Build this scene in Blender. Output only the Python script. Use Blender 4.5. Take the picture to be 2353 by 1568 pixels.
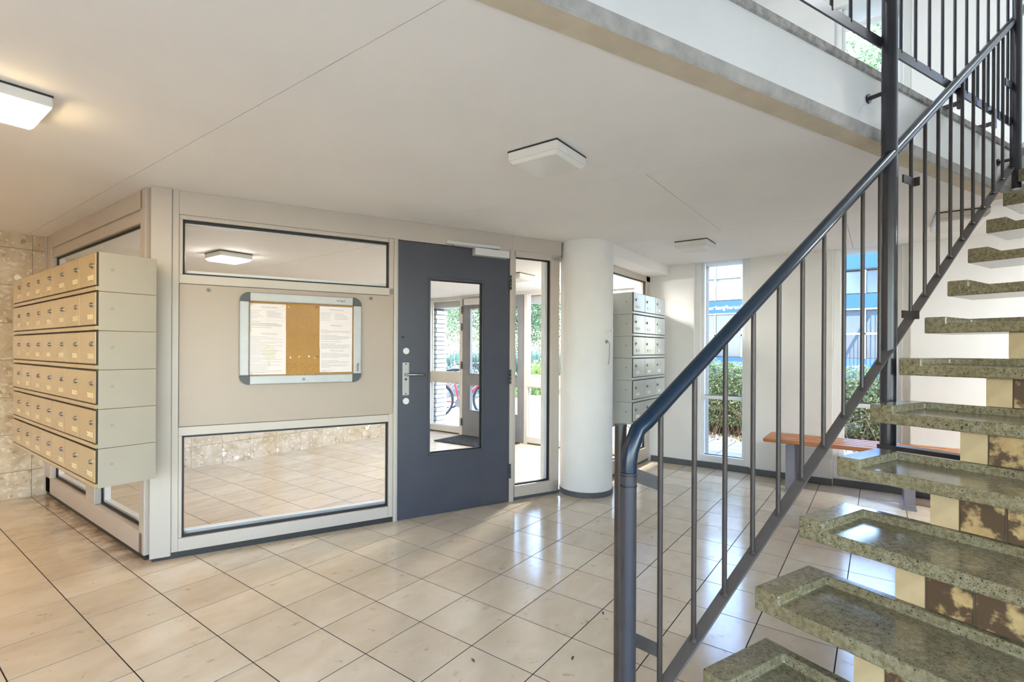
import bpy, bmesh, math, random
from mathutils import Vector, Matrix

for o in list(bpy.data.objects): bpy.data.objects.remove(o, do_unlink=True)
SC = bpy.context.scene
COL = SC.collection
PI = math.pi

# ------------------------------------------------------------------ camera
F_PX, CY_PX, YAW, ROLL, EYE = 1152.57, 803.48, 0.9376, 0.0048, 1.24
Rv = Vector((math.cos(YAW), -math.sin(YAW), 0)); Fv = Vector((math.sin(YAW), math.cos(YAW), 0)); Zv = Vector((0, 0, 1))
Rc = Rv*math.cos(ROLL) + Zv*math.sin(ROLL); Uc = -Rv*math.sin(ROLL) + Zv*math.cos(ROLL)
cam = bpy.data.cameras.new('camera'); camo = bpy.data.objects.new('camera', cam); COL.objects.link(camo)
m = Matrix((( Rc.x, Uc.x, -Fv.x, 0), (Rc.y, Uc.y, -Fv.y, 0), (Rc.z, Uc.z, -Fv.z, EYE), (0, 0, 0, 1)))
camo.matrix_world = m
cam.sensor_width = 36; cam.lens = F_PX/2353*36; cam.shift_y = (CY_PX-784)/2353; cam.clip_start = .02; cam.clip_end = 300
SC.camera = camo

# ------------------------------------------------------------------ sky, sun, exposure
W = bpy.data.worlds.new('sky'); SC.world = W; W.use_nodes = True
nt = W.node_tree; nt.nodes.clear()
sky = nt.nodes.new('ShaderNodeTexSky'); sky.sky_type = 'NISHITA'; sky.sun_disc = False
sky.sun_elevation = math.radians(52); sky.sun_rotation = math.radians(-15); sky.air_density = 1.0; sky.dust_density = .5; sky.ozone_density = 1.5
bg = nt.nodes.new('ShaderNodeBackground'); bg.inputs['Strength'].default_value = 1.5
wo = nt.nodes.new('ShaderNodeOutputWorld')
nt.links.new(sky.outputs[0], bg.inputs[0]); nt.links.new(bg.outputs[0], wo.inputs[0])
sl = bpy.data.lights.new('sun', 'SUN'); sl.energy = 1.4; sl.angle = math.radians(2.5); sl.color = (1, .96, .9)
slo = bpy.data.objects.new('sun', sl); COL.objects.link(slo)
slo.rotation_euler = Vector((.17, -.62, -.85)).to_track_quat('-Z', 'Y').to_euler()
SC.view_settings.view_transform = 'Standard'; SC.view_settings.look = 'None'
SC.view_settings.exposure = 0.96; SC.view_settings.gamma = 1.0; SC.view_settings.use_curve_mapping = False
cy_ = SC.cycles; cy_.max_bounces = 9; cy_.diffuse_bounces = 6; cy_.glossy_bounces = 4; cy_.transmission_bounces = 4; cy_.transparent_max_bounces = 12
cy_.caustics_reflective = False; cy_.caustics_refractive = False; cy_.sample_clamp_indirect = 6.0
LAMP_WARM = (1.0, .74, .40); LAMP_WHITE = (1.0, .96, .91)
LAMP_A = 19.0; LAMP_V = 24.0; FILL_VH = 240.0; FILL_HID = 15.0; FILL_RIGHT = 310.0; LAMP_LEFT = 60.0; FILL_UP = 105.0  # VH, HID, RIGHT and UP power unseen lamps added as fill light

# ------------------------------------------------------------------ helpers
def lin(c):
    out = []
    for v in c[:3]:
        v = v/255
        out.append(v/12.92 if v <= .04045 else ((v+.055)/1.055)**2.4)
    return (*out, 1)

class NT:
    def __init__(s, name):
        s.m = bpy.data.materials.new(name); s.m.use_nodes = True; s.t = s.m.node_tree
        s.b = s.t.nodes['Principled BSDF']; s.out = s.t.nodes['Material Output']
    def n(s, typ, **kw):
        nd = s.t.nodes.new(typ)
        for k, v in kw.items():
            if k.startswith('i_'):
                key = k[2:]; key = int(key) if key.isdigit() else key
                nd.inputs[key].default_value = v
            else: setattr(nd, k, v)
        return nd
    def l(s, a, b): s.t.links.new(a, b)
    def ramp(s, fac, stops, interp='LINEAR'):
        r = s.n('ShaderNodeValToRGB'); r.color_ramp.interpolation = interp
        el = r.color_ramp.elements
        while len(el) < len(stops): el.new(.5)
        for e, (p, c) in zip(el, stops): e.position = p; e.color = c
        s.l(fac, r.inputs[0]); return r.outputs[0]
    def mix(s, fac, a, b, mode='MIX'):
        x = s.n('ShaderNodeMix', data_type='RGBA', blend_type=mode)
        for sock, v in ((x.inputs[0], fac), (x.inputs[6], a), (x.inputs[7], b)):
            if hasattr(v, 'node'): s.l(v, sock)
            else: sock.default_value = v
        return x.outputs[2]
    def bump(s, h, strength=.2, dist=.01):
        b = s.n('ShaderNodeBump'); b.inputs['Strength'].default_value = strength; b.inputs['Distance'].default_value = dist
        s.l(h, b.inputs['Height']); s.l(b.outputs[0], s.b.inputs['Normal'])
    def obj(s, rnd=0.0):
        tc = s.n('ShaderNodeTexCoord')
        if not rnd: return tc.outputs['Object']
        oi = s.n('ShaderNodeObjectInfo')
        ml = s.n('ShaderNodeMath', operation='MULTIPLY'); s.l(oi.outputs['Random'], ml.inputs[0]); ml.inputs[1].default_value = rnd
        va = s.n('ShaderNodeVectorMath', operation='ADD'); s.l(tc.outputs['Object'], va.inputs[0]); s.l(ml.outputs[0], va.inputs[1])
        return va.outputs[0]
    def rnd(s): return s.n('ShaderNodeObjectInfo').outputs['Random']
    def noise(s, vec, scale, detail=4, rough=.55, dist=0):
        x = s.n('ShaderNodeTexNoise'); x.inputs['Scale'].default_value = scale; x.inputs['Detail'].default_value = detail
        x.inputs['Roughness'].default_value = rough; x.inputs['Distortion'].default_value = dist; s.l(vec, x.inputs['Vector']); return x.outputs['Fac']
    def vor(s, vec, scale, feature='F1', rnd=1.0):
        x = s.n('ShaderNodeTexVoronoi', feature=feature); x.inputs['Scale'].default_value = scale; x.inputs['Randomness'].default_value = rnd
        s.l(vec, x.inputs['Vector']); return x
    def scale(s, vec, sc):
        mp = s.n('ShaderNodeMapping'); mp.inputs['Scale'].default_value = sc; s.l(vec, mp.inputs['Vector']); return mp.outputs[0]

def setp(nt_, col=None, rough=.5, metal=0, spec=.5):
    b = nt_.b
    if col is not None:
        if hasattr(col, 'node'): nt_.l(col, b.inputs['Base Color'])
        else: b.inputs['Base Color'].default_value = col
    b.inputs['Roughness'].default_value = rough; b.inputs['Metallic'].default_value = metal
    b.inputs['Specular IOR Level'].default_value = spec

def paint(name, rgb, rough=.45, metal=0, var=.04, nscale=6, bump=0, bscale=120, spec=.5):
    t = NT(name); v = t.obj(); c = lin(rgb)
    n = t.noise(v, nscale, 5)
    d = tuple(max(0, x*(1-2.2*var)) for x in c[:3])+(1,); h = tuple(min(1, x*(1+var)) for x in c[:3])+(1,)
    setp(t, t.ramp(n, [(.3, d), (.7, h)]), rough, metal, spec)
    if bump: t.bump(t.noise(v, bscale, 3), bump, .004)
    return t.m

def emis(name, rgb, strength):
    t = NT(name); t.b.inputs['Base Color'].default_value = (.9, .88, .82, 1); t.b.inputs['Roughness'].default_value = .4
    t.b.inputs['Emission Color'].default_value = (*rgb, 1); t.b.inputs['Emission Strength'].default_value = strength
    return t.m

M = {}
# --- floor and wall stone
def stone_floor():
    t = NT('travertine_tile'); v = t.obj(37.0); r = t.rnd()
    vs = t.scale(v, (2.4, 4.0, 1)); n1 = t.noise(vs, 2.2, 5, .6, .3); n2 = t.noise(v, 16, 5, .65, .3)
    base = t.ramp(n1, [(.25, lin((206, 192, 170))), (.5, lin((215, 203, 184))), (.75, lin((224, 214, 197)))])
    c2 = t.mix(t.ramp(n2, [(.28, (.7, .7, .7, 1)), (.38, (0, 0, 0, 1))]), base, lin((176, 158, 128)))
    vo = t.vor(t.scale(v, (1, 1.6, 1)), 11.0); vd = t.ramp(vo.outputs['Color'], [(.86, (0, 0, 0, 1)), (.90, (1, 1, 1, 1))])
    nn = t.ramp(vo.outputs['Distance'], [(.16, (1, 1, 1, 1)), (.36, (0, 0, 0, 1))])
    mm = t.n('ShaderNodeMath', operation='MULTIPLY'); t.l(vd, mm.inputs[0]); t.l(nn, mm.inputs[1])
    m2 = t.n('ShaderNodeMath', operation='MULTIPLY'); t.l(mm.outputs[0], m2.inputs[0]); m2.inputs[1].default_value = .28
    c3 = t.mix(m2.outputs[0], c2, lin((150, 128, 92)))
    ge = t.n('ShaderNodeNewGeometry'); sx = t.n('ShaderNodeSeparateXYZ'); t.l(ge.outputs['Position'], sx.inputs[0])
    def band(sock, lo, hi):
        mr = t.n('ShaderNodeMapRange', interpolation_type='SMOOTHSTEP'); t.l(sock, mr.inputs[0]); mr.inputs[1].default_value = lo; mr.inputs[2].default_value = hi; return mr.outputs[0]
    def mul(a_, b_):
        q_ = t.n('ShaderNodeMath', operation='MULTIPLY'); t.l(a_, q_.inputs[0]); t.l(b_, q_.inputs[1]); return q_.outputs[0]
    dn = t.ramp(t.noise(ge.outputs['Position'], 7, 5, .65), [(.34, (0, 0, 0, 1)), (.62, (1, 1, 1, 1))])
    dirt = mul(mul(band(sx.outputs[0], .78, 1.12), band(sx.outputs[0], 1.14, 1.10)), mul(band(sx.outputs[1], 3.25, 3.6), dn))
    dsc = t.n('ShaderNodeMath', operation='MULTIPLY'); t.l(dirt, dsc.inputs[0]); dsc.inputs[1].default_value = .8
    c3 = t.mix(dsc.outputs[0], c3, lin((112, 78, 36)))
    tone = t.ramp(r, [(0, lin((240, 236, 231))), (1, lin((255, 253, 249)))])
    setp(t, t.mix(1.0, c3, tone, 'MULTIPLY'), .17, 0, .7)
    rr = t.ramp(n2, [(.3, (.20,)*3+(1,)), (.7, (.11,)*3+(1,))]); t.l(rr, t.b.inputs['Roughness'])
    t.bump(n2, .03, .003); return t.m
M['floor_tile'] = stone_floor()
def stone_wall():
    t = NT('breccia_tile'); v = t.obj(53.0); n = t.noise(v, 9, 5, .6, .6)
    dv = t.n('ShaderNodeVectorMath', operation='MULTIPLY_ADD'); nz = t.n('ShaderNodeTexNoise'); nz.inputs['Scale'].default_value = 14
    t.l(v, nz.inputs['Vector']); t.l(nz.outputs['Color'], dv.inputs[0]); dv.inputs[1].default_value = (.05, .05, .05); t.l(v, dv.inputs[2])
    vo = t.vor(dv.outputs[0], 13); vs = t.vor(dv.outputs[0], 45)
    base = t.ramp(n, [(.25, lin((172, 150, 118))), (.5, lin((196, 180, 154))), (.75, lin((214, 202, 182)))])
    chunk = t.ramp(vo.outputs['Color'], [(.80, (0, 0, 0, 1)), (.83, (1, 1, 1, 1))])
    ins = t.ramp(vo.outputs['Distance'], [(.30, (1, 1, 1, 1)), (.42, (0, 0, 0, 1))])
    mm = t.n('ShaderNodeMath', operation='MULTIPLY'); t.l(chunk, mm.inputs[0]); t.l(ins, mm.inputs[1])
    small = t.ramp(vs.outputs['Color'], [(.72, (0, 0, 0, 1)), (.8, (.6, .6, .6, 1))])
    c = t.mix(small, base, lin((226, 216, 198))); c = t.mix(mm.outputs[0], c, lin((238, 232, 222)))
    dk = t.ramp(vs.outputs['Color'], [(.08, (.55, .55, .55, 1)), (.16, (0, 0, 0, 1))]); c = t.mix(dk, c, lin((150, 122, 84)))
    setp(t, c, .22); return t.m
M['wall_tile'] = stone_wall()
M['grout'] = paint('grout', (40, 34, 30), .9)
M['wgrout'] = paint('wall_grout', (96, 84, 68), .9)
def plaster():
    t = NT('white_plaster'); v = t.obj(); n = t.noise(v, 1.2, 4); n2 = t.noise(v, 95, 4, .6)
    setp(t, t.ramp(n, [(.3, lin((226, 225, 221))), (.7, lin((238, 237, 234)))]), .85, 0, .3); t.bump(n2, .35, .006); return t.m
M['plaster'] = plaster()
M['ceiling'] = paint('ceiling_paint', (243, 241, 238), .8, var=.015, nscale=2, bump=.05)
M['ceil_gap'] = paint('ceiling_joint', (150, 142, 132), .9)
M['white'] = paint('white_gloss_paint', (192, 182, 170), .32, var=.02, nscale=3)
M['pvc'] = paint('white_window_frame', (232, 232, 230), .3, var=.01)
M['pvc_frame'] = paint('off_white_entrance_frame', (210, 207, 201), .35, var=.02)
M['panel'] = paint('white_panel_paint', (174, 158, 142), .4, var=.02, nscale=2)
M['gasket'] = paint('black_rubber', (14, 14, 16), .5)
M['plinth'] = paint('grey_plinth', (88, 90, 94), .55, var=.08, nscale=20)
M['plinth_dark'] = paint('dark_plinth', (46, 44, 42), .5, var=.12, nscale=14)
M['beige_edge'] = paint('beige_edge_paint', (208, 196, 174), .8, var=.05, nscale=9)
M['grey_band'] = paint('bare_concrete_band', (176, 172, 166), .85, var=.12, nscale=14, bump=.1)
M['worn_edge'] = paint('worn_concrete_edge', (170, 166, 160), .8, var=.28, nscale=22, bump=.15)
M['charcoal'] = paint('charcoal_door_paint', (70, 72, 82), .38, var=.05, nscale=4)
M['grey_door'] = paint('grey_outer_door_paint', (128, 130, 136), .4, var=.05, nscale=4)
M['alu'] = paint('brushed_aluminium', (172, 171, 168), .45, .35, var=.03, nscale=20)
M['alu_white'] = paint('silver_closer', (214, 214, 212), .4, .2, var=.02)
M['steel'] = paint('dark_steel_paint', (54, 53, 60), .33, var=.06, nscale=18)
M['steel_brown'] = paint('brown_steel_paint', (58, 50, 46), .38, var=.14, nscale=22)
M['steel_bar'] = paint('top_lit_steel_paint', (84, 79, 78), .36, var=.08, nscale=18)  # lighter than the other steel: light on the bar's top put into its colour
M['rail_blue'] = paint('navy_handrail', (5, 30, 50), .26, var=.12, nscale=9)
M['post_blue'] = paint('slate_post_paint', (50, 50, 56), .28, var=.08, nscale=10)
M['mailbox'] = paint('warm_lit_beige_mailbox', (176, 154, 114), .2, var=.02, nscale=5, spec=.6)  # beige fronts, with warm lamp light put into the colour
M['mailside'] = paint('grey_mailbox_side', (168, 160, 145), .35, var=.02, nscale=4)
M['mailbox_grey'] = paint('grey_mailbox_metal', (196, 196, 190), .2, var=.02, nscale=5, spec=.6); M['mailside_grey'] = paint('cool_grey_mailbox_side', (184, 184, 178), .35, var=.02, nscale=4)
M['slot'] = paint('mailbox_gap', (58, 48, 36), .7)
M['plate'] = paint('name_plate', (226, 208, 166), .35, var=.05, nscale=60)
M['plate_white'] = paint('pale_name_plate', (232, 230, 224), .35, var=.05, nscale=60)
M['chrome'] = paint('chrome', (158, 158, 160), .2, 1.0, var=.02); M['lock_metal'] = paint('dull_lock_metal', (112, 108, 102), .4, .6)
M['screw'] = paint('grey_screw_cap', (150, 146, 138), .5)
M['cork'] = None
def cork():
    t = NT('cork'); v = t.obj(); vo = t.vor(v, 460); n = t.noise(v, 420, 3, .7); n2 = t.noise(v, 5, 3)
    c = t.ramp(vo.outputs['Color'], [(.1, lin((150, 104, 52))), (.5, lin((186, 142, 82))), (.9, lin((206, 166, 104)))])
    c = t.mix(t.ramp(n, [(.34, (.8, .8, .8, 1)), (.42, (0, 0, 0, 1))]), c, lin((122, 80, 40)))
    setp(t, t.mix(1, c, t.ramp(n2, [(.3, (.86, .84, .8, 1)), (.7, (1, 1, 1, 1))]), 'MULTIPLY'), .9, 0, .2); t.bump(n, .3, .002); return t.m
M['cork'] = cork()
M['corner'] = paint('charcoal_plastic', (72, 72, 74), .45)
M['paper'] = paint('paper', (236, 226, 222), .8, var=.01)
M['ink'] = paint('grey_ink', (166, 160, 160), .9); M['ink_green'] = paint('green_ink', (150, 172, 146), .9)
M['ink_red'] = paint('red_ink', (206, 120, 124), .9); M['ink_tree'] = paint('pale_tree_print', (229, 222, 206), .9)
for k, c in dict(pin_white=(240, 238, 232), pin_yellow=(226, 196, 40), pin_red=(196, 40, 36), pin_teal=(30, 88, 92)).items(): M[k] = paint(k, c, .3)
M['lamp_base'] = paint('lamp_base', (222, 220, 214), .4)
M['lamp_off'] = paint('opal_diffuser', (226, 224, 218), .3, var=.01)
M['emit_a'] = emis('lit_diffuser_warm', LAMP_WARM, LAMP_A)
M['emit_v'] = emis('lit_diffuser', (1, .97, .92), LAMP_V)
M['emit_h'] = emis('fill_diffuser_hall', LAMP_WHITE, FILL_HID)
M['emit_vh'] = emis('fill_diffuser_vestibule', (1, .97, .92), FILL_VH); M['emit_r'] = emis('fill_diffuser_neutral', (.92, .97, 1.0), FILL_RIGHT); M['emit_l'] = emis('lit_diffuser_amber', (1, .61, .26), LAMP_LEFT)
M['emit_u'] = emis('fill_diffuser_upstairs', (.90, .96, 1.0), FILL_UP)
def glass(name='clear_glass', tint=(1, 1, 1, 1)):
    t = NT(name); t.t.nodes.remove(t.b)
    tr = t.n('ShaderNodeBsdfTransparent'); tr.inputs[0].default_value = tint
    gl = t.n('ShaderNodeBsdfGlossy'); gl.inputs['Roughness'].default_value = .01
    fr = t.n('ShaderNodeFresnel'); fr.inputs[0].default_value = 1.4
    ge = t.n('ShaderNodeNewGeometry'); inv = t.n('ShaderNodeMath', operation='SUBTRACT'); inv.inputs[0].default_value = 1.0; t.l(ge.outputs['Backfacing'], inv.inputs[1])
    mu = t.n('ShaderNodeMath', operation='MULTIPLY'); t.l(fr.outputs[0], mu.inputs[0]); t.l(inv.outputs[0], mu.inputs[1])   # one reflection per pane, at its outer face
    mx = t.n('ShaderNodeMixShader'); t.l(mu.outputs[0], mx.inputs[0]); t.l(tr.outputs[0], mx.inputs[1]); t.l(gl.outputs[0], mx.inputs[2])
    t.l(mx.outputs[0], t.out.inputs[0]); return t.m
M['glass'] = glass(); M['acrylic'] = glass('anti_glare_acrylic'); M['acrylic'].node_tree.nodes['Fresnel'].inputs[0].default_value = 1.1
def terrazzo():
    t = NT('green_terrazzo'); v = t.obj(19.0); n = t.noise(v, 5, 4); n2 = t.noise(v, 70, 4, .6)
    base = t.ramp(n, [(.3, lin((124, 111, 84))), (.7, lin((140, 133, 108)))])
    base = t.mix(t.ramp(n2, [(.38, (.75, .75, .75, 1)), (.55, (0, 0, 0, 1))]), base, lin((100, 92, 66)))
    base = t.mix(t.ramp(n2, [(.60, (0, 0, 0, 1)), (.70, (.4, .4, .4, 1))]), base, lin((156, 154, 130)))
    for sc, hi, d0, col in ((310, .20, .32, (52, 46, 34)), (180, .10, .30, (30, 28, 22)), (115, .035, .26, (22, 22, 18)), (280, .05, .22, (176, 174, 150))):
        dv = t.n('ShaderNodeVectorMath', operation='MULTIPLY_ADD'); nz = t.n('ShaderNodeTexNoise'); nz.inputs['Scale'].default_value = sc*.8
        t.l(v, nz.inputs['Vector']); t.l(nz.outputs['Color'], dv.inputs[0]); dv.inputs[1].default_value = (1.1/sc,)*3; t.l(v, dv.inputs[2])
        vo = t.vor(dv.outputs[0], sc); d = t.ramp(vo.outputs['Distance'], [(d0, (1, 1, 1, 1)), (d0+.12, (0, 0, 0, 1))])
        sp = t.n('ShaderNodeSeparateColor'); t.l(vo.outputs['Color'], sp.inputs[0])
        pick = t.ramp(sp.outputs[0], [(hi, (.9, .9, .9, 1)), (hi+.01, (0, 0, 0, 1))])
        mm = t.n('ShaderNodeMath', operation='MULTIPLY'); t.l(d, mm.inputs[0]); t.l(pick, mm.inputs[1])
        base = t.mix(mm.outputs[0], base, lin(col))
    setp(t, base, .15); t.bump(n2, .03, .002); return t.m
M['terrazzo'] = terrazzo()
def gbrick():
    t = NT('glazed_brick'); v = t.obj(29.0); n = t.noise(v, 15, 5, .6); n2 = t.noise(v, 40, 4)
    th = t.ramp(n, [(.44, (0, 0, 0, 1)), (.53, (1, 1, 1, 1))])
    b = t.ramp(n2, [(.3, lin((168, 136, 90))), (.7, lin((188, 160, 112)))])
    setp(t, t.mix(th, b, lin((84, 64, 44))), .42); t.bump(n2, .08, .003); return t.m
M['brick_brown'] = gbrick()
M['brick_plain'] = paint('plain_cream_brick', (192, 168, 128), .5, var=.08, nscale=12)
M['mortar'] = paint('mortar', (120, 104, 84), .9, var=.1)
M['core'] = paint('masonry_core', (98, 80, 60), .7, var=.08, nscale=8)
def wood():
    t = NT('varnished_slat'); v = t.scale(t.obj(11.0), (14, 1.2, 14)); n = t.noise(v, 3, 6, .6, 1.2)
    setp(t, t.ramp(n, [(.3, lin((160, 88, 44))), (.7, lin((196, 132, 80)))]), .25); return t.m
M['wood'] = wood()
M['bench_leg'] = paint('grey_bench_steel', (136, 136, 148), .4, .1)
M['rubber'] = paint('rubber_mat', (42, 42, 44), .7)
M['render_wall'] = paint('exterior_render', (214, 212, 206), .85, var=.06, nscale=3, bump=.2)
M['aggregate'] = paint('exposed_aggregate', (150, 142, 134), .9, var=.35, nscale=160, bump=.5)
M['ext_brick'] = paint('whitewashed_brick', (228, 224, 218), .8, var=.06, nscale=30, bump=.2)
M['ext_mortar'] = paint('dark_mortar', (110, 102, 96), .9)
M['paver'] = paint('concrete_paver', (136, 130, 122), .9, var=.1, nscale=30, bump=.2)
M['soil'] = paint('leaf_litter', (150, 118, 88), .95, var=.4, nscale=40, bump=.4)
def gravel():
    t = NT('gravel_ground'); v = t.obj(); vo = t.vor(v, 26); n = t.noise(v, .5, 4)
    c = t.ramp(vo.outputs['Color'], [(.1, lin((112, 104, 92))), (.5, lin((152, 144, 132))), (.9, lin((180, 174, 164)))])
    g = t.ramp(n, [(.52, (0, 0, 0, 1)), (.66, (.8, .8, .8, 1))]); setp(t, t.mix(g, c, lin((150, 156, 104))), .95); t.bump(vo.outputs['Distance'], .5, .02); return t.m
M['gravel'] = gravel()
def leaf(name, cols, trans=.35):
    t = NT(name); g = t.n('ShaderNodeNewGeometry')
    c = t.ramp(g.outputs['Random Per Island'], [(i/(len(cols)-1), lin(x)) for i, x in enumerate(cols)])
    setp(t, c, .5, 0, .3)
    tl = t.n('ShaderNodeBsdfTranslucent'); t.l(c, tl.inputs[0]); mx = t.n('ShaderNodeMixShader'); mx.inputs[0].default_value = trans
    t.l(t.b.outputs[0], mx.inputs[1]); t.l(tl.outputs[0], mx.inputs[2]); t.l(mx.outputs[0], t.out.inputs[0]); return t.m
M['leaf_hedge'] = leaf('hedge_leaves', [(88, 104, 66), (128, 144, 94), (164, 174, 124), (194, 198, 156)])
M['leaf_shrub'] = leaf('shrub_leaves', [(104, 130, 60), (168, 186, 92), (206, 212, 140)])
M['leaf_reed'] = leaf('reed_leaves', [(98, 122, 102), (128, 150, 128), (160, 176, 156)])
M['leaf_tree'] = leaf('tree_leaves', [(88, 106, 74), (118, 138, 96), (152, 168, 126), (190, 198, 168)], .4)
M['leaf_grey'] = leaf('silver_leaves', [(126, 132, 120), (170, 176, 162), (210, 212, 202)])
M['bark'] = paint('bark', (96, 80, 64), .9, var=.2, nscale=20, bump=.3)
M['twig'] = paint('dry_twigs', (164, 138, 104), .9, var=.2, nscale=20)
M['bike_red'] = paint('red_bike_paint', (206, 48, 56), .3); M['bike_white'] = paint('white_bike_paint', (214, 212, 210), .3)
M['tyre'] = paint('tyre', (46, 46, 50), .8); M['skirt'] = paint('grey_skirt_guard', (150, 142, 140), .5)
M['fac_cream'] = paint('cream_facade_panel', (186, 176, 152), .6, var=.03, nscale=1); M['fac_white'] = paint('white_facade_frame', (172, 172, 172), .5)
M['fac_blue'] = paint('blue_facade_band', (30, 78, 146), .5, var=.03, nscale=1); M['letter'] = paint('white_lettering', (240, 242, 244), .5)
def fglass():
    t = NT('facade_glass'); setp(t, lin((70, 80, 88)), .1, 0, .5); return t.m
M['fac_glass'] = fglass()

class MB:
    def __init__(s, off=(0, 0, 0)): s.v = []; s.f = []; s.o = Vector(off)
    def add(s, vs, fs):
        b = len(s.v); s.v += [Vector(p)-s.o for p in vs]; s.f += [tuple(b+i for i in f) for f in fs]; return s
    def box(s, x0, x1, y0, y1, z0, z1):
        x0, x1 = min(x0, x1), max(x0, x1); y0, y1 = min(y0, y1), max(y0, y1); z0, z1 = min(z0, z1), max(z0, z1)
        return s.add([(x0, y0, z0), (x1, y0, z0), (x1, y1, z0), (x0, y1, z0), (x0, y0, z1), (x1, y0, z1), (x1, y1, z1), (x0, y1, z1)],
                     [(3, 2, 1, 0), (4, 5, 6, 7), (0, 1, 5, 4), (1, 2, 6, 5), (2, 3, 7, 6), (3, 0, 4, 7)])
    def prism(s, poly, z0, z1):       # poly CCW in xy
        n = len(poly); vs = [(x, y, z0) for x, y in poly]+[(x, y, z1) for x, y in poly]
        return s.add(vs, [tuple(range(n-1, -1, -1)), tuple(range(n, 2*n))]+[(i, (i+1) % n, n+(i+1) % n, n+i) for i in range(n)])
    def prism_ax(s, prof, a0, a1, ax):  # profile in the two other axes, extruded along ax
        def P(u, v, w): return {'x': (w, u, v), 'y': (u, w, v)}[ax]
        n = len(prof); vs = [P(u, v, a0) for u, v in prof]+[P(u, v, a1) for u, v in prof]
        return s.add(vs, [tuple(range(n-1, -1, -1)), tuple(range(n, 2*n))]+[(i, (i+1) % n, n+(i+1) % n, n+i) for i in range(n)])
    def cyl(s, p0, p1, r, n=16, r1=None, cap=True):
        p0, p1 = Vector(p0), Vector(p1); d = (p1-p0).normalized(); a = d.orthogonal().normalized(); b = d.cross(a); r1 = r if r1 is None else r1
        vs = [p0+(a*math.cos(2*PI*i/n)+b*math.sin(2*PI*i/n))*r for i in range(n)]+[p1+(a*math.cos(2*PI*i/n)+b*math.sin(2*PI*i/n))*r1 for i in range(n)]
        fs = [(i, (i+1) % n, n+(i+1) % n, n+i) for i in range(n)]
        if cap: fs += [tuple(range(n-1, -1, -1)), tuple(range(n, 2*n))]
        return s.add(vs, fs)
    def tube(s, pts, r, n=10, closed=False):
        pts = [Vector(p) for p in pts]; k = len(pts); rings = []; up = None
        for i, p in enumerate(pts):
            a = pts[(i-1) % k] if (closed or i > 0) else p; b = pts[(i+1) % k] if (closed or i < k-1) else p
            d = (b-a).normalized()
            up = d.orthogonal().normalized() if up is None else (up-d*up.dot(d)).normalized()
            sd = d.cross(up); rings.append([p+(up*math.cos(2*PI*j/n)+sd*math.sin(2*PI*j/n))*r for j in range(n)])
        vs = [q for rg in rings for q in rg]; fs = []
        for i in range(k if closed else k-1):
            i2 = (i+1) % k; fs += [(i*n+j, i2*n+j, i2*n+(j+1) % n, i*n+(j+1) % n) for j in range(n)]
        if not closed: fs += [tuple(range(n)), tuple((k-1)*n+j for j in range(n-1, -1, -1))]
        return s.add(vs, fs)
    def mesh(s, name, mat, smooth=False):
        me = bpy.data.meshes.new(name); me.from_pydata([tuple(v) for v in s.v], [], s.f); me.materials.append(mat)
        bm = bmesh.new(); bm.from_mesh(me); bmesh.ops.recalc_face_normals(bm, faces=bm.faces); bm.to_mesh(me); bm.free()
        if smooth:
            me.polygons.foreach_set('use_smooth', [True]*len(me.polygons)); me.set_sharp_from_angle(angle=math.radians(38))
        me.update(); return me
    def build(s, name, mat, parent=None, loc=(0, 0, 0), rotz=0, smooth=False, bev=0):
        o = bpy.data.objects.new(name, s.mesh(name, M[mat] if isinstance(mat, str) else mat, smooth)); COL.objects.link(o)
        if parent is not None: o.parent = parent
        o.location = loc; o.rotation_euler = (0, 0, rotz)
        if bev:
            b = o.modifiers.new('bevel', 'BEVEL'); b.width = bev; b.segments = 2; b.limit_method = 'ANGLE'; b.harden_normals = False
        return o

def tag(o, label=None, cat=None, group=None, kind=None):
    if label: o['label'] = label
    if cat: o['category'] = cat
    if group: o['group'] = group
    if kind: o['kind'] = kind
    return o
def thing(name, label, cat, loc=(0, 0, 0), rotz=0, group=None, kind=None):
    o = bpy.data.objects.new(name, None); COL.objects.link(o); o.location = loc; o.rotation_euler = (0, 0, rotz); o.empty_display_size = .1
    return tag(o, label, cat, group, kind)
def struct(name, loc=(0, 0, 0), rotz=0, label=None):
    o = bpy.data.objects.new(name, None); COL.objects.link(o); o.location = loc; o.rotation_euler = (0, 0, rotz); o.empty_display_size = .1
    return tag(o, label, None, None, 'structure')
def share(name, me, parent, loc=(0, 0, 0), rot=(0, 0, 0), mods=None):
    o = bpy.data.objects.new(name, me); COL.objects.link(o); o.parent = parent; o.location = loc; o.rotation_euler = rot
    if mods:
        b = o.modifiers.new('bevel', 'BEVEL'); b.width = mods; b.segments = 2; b.limit_method = 'ANGLE'
    return o
def copy_tree(o, parent=None):
    c = o.copy(); COL.objects.link(c); c.parent = parent
    for ch in list(o.children): copy_tree(ch, c)
    return c
def clip(poly, n, k, keep_gt=True):     # keep n.p > k
    out = []; s = 1 if keep_gt else -1
    for i in range(len(poly)):
        a, b = poly[i], poly[(i+1) % len(poly)]; da = s*(a[0]*n[0]+a[1]*n[1]-k); db = s*(b[0]*n[0]+b[1]*n[1]-k)
        if da >= 0: out.append(a)
        if (da > 0 > db) or (da < 0 < db):
            t = da/(da-db); out.append((a[0]+(b[0]-a[0])*t, a[1]+(b[1]-a[1])*t))
    return out
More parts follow.
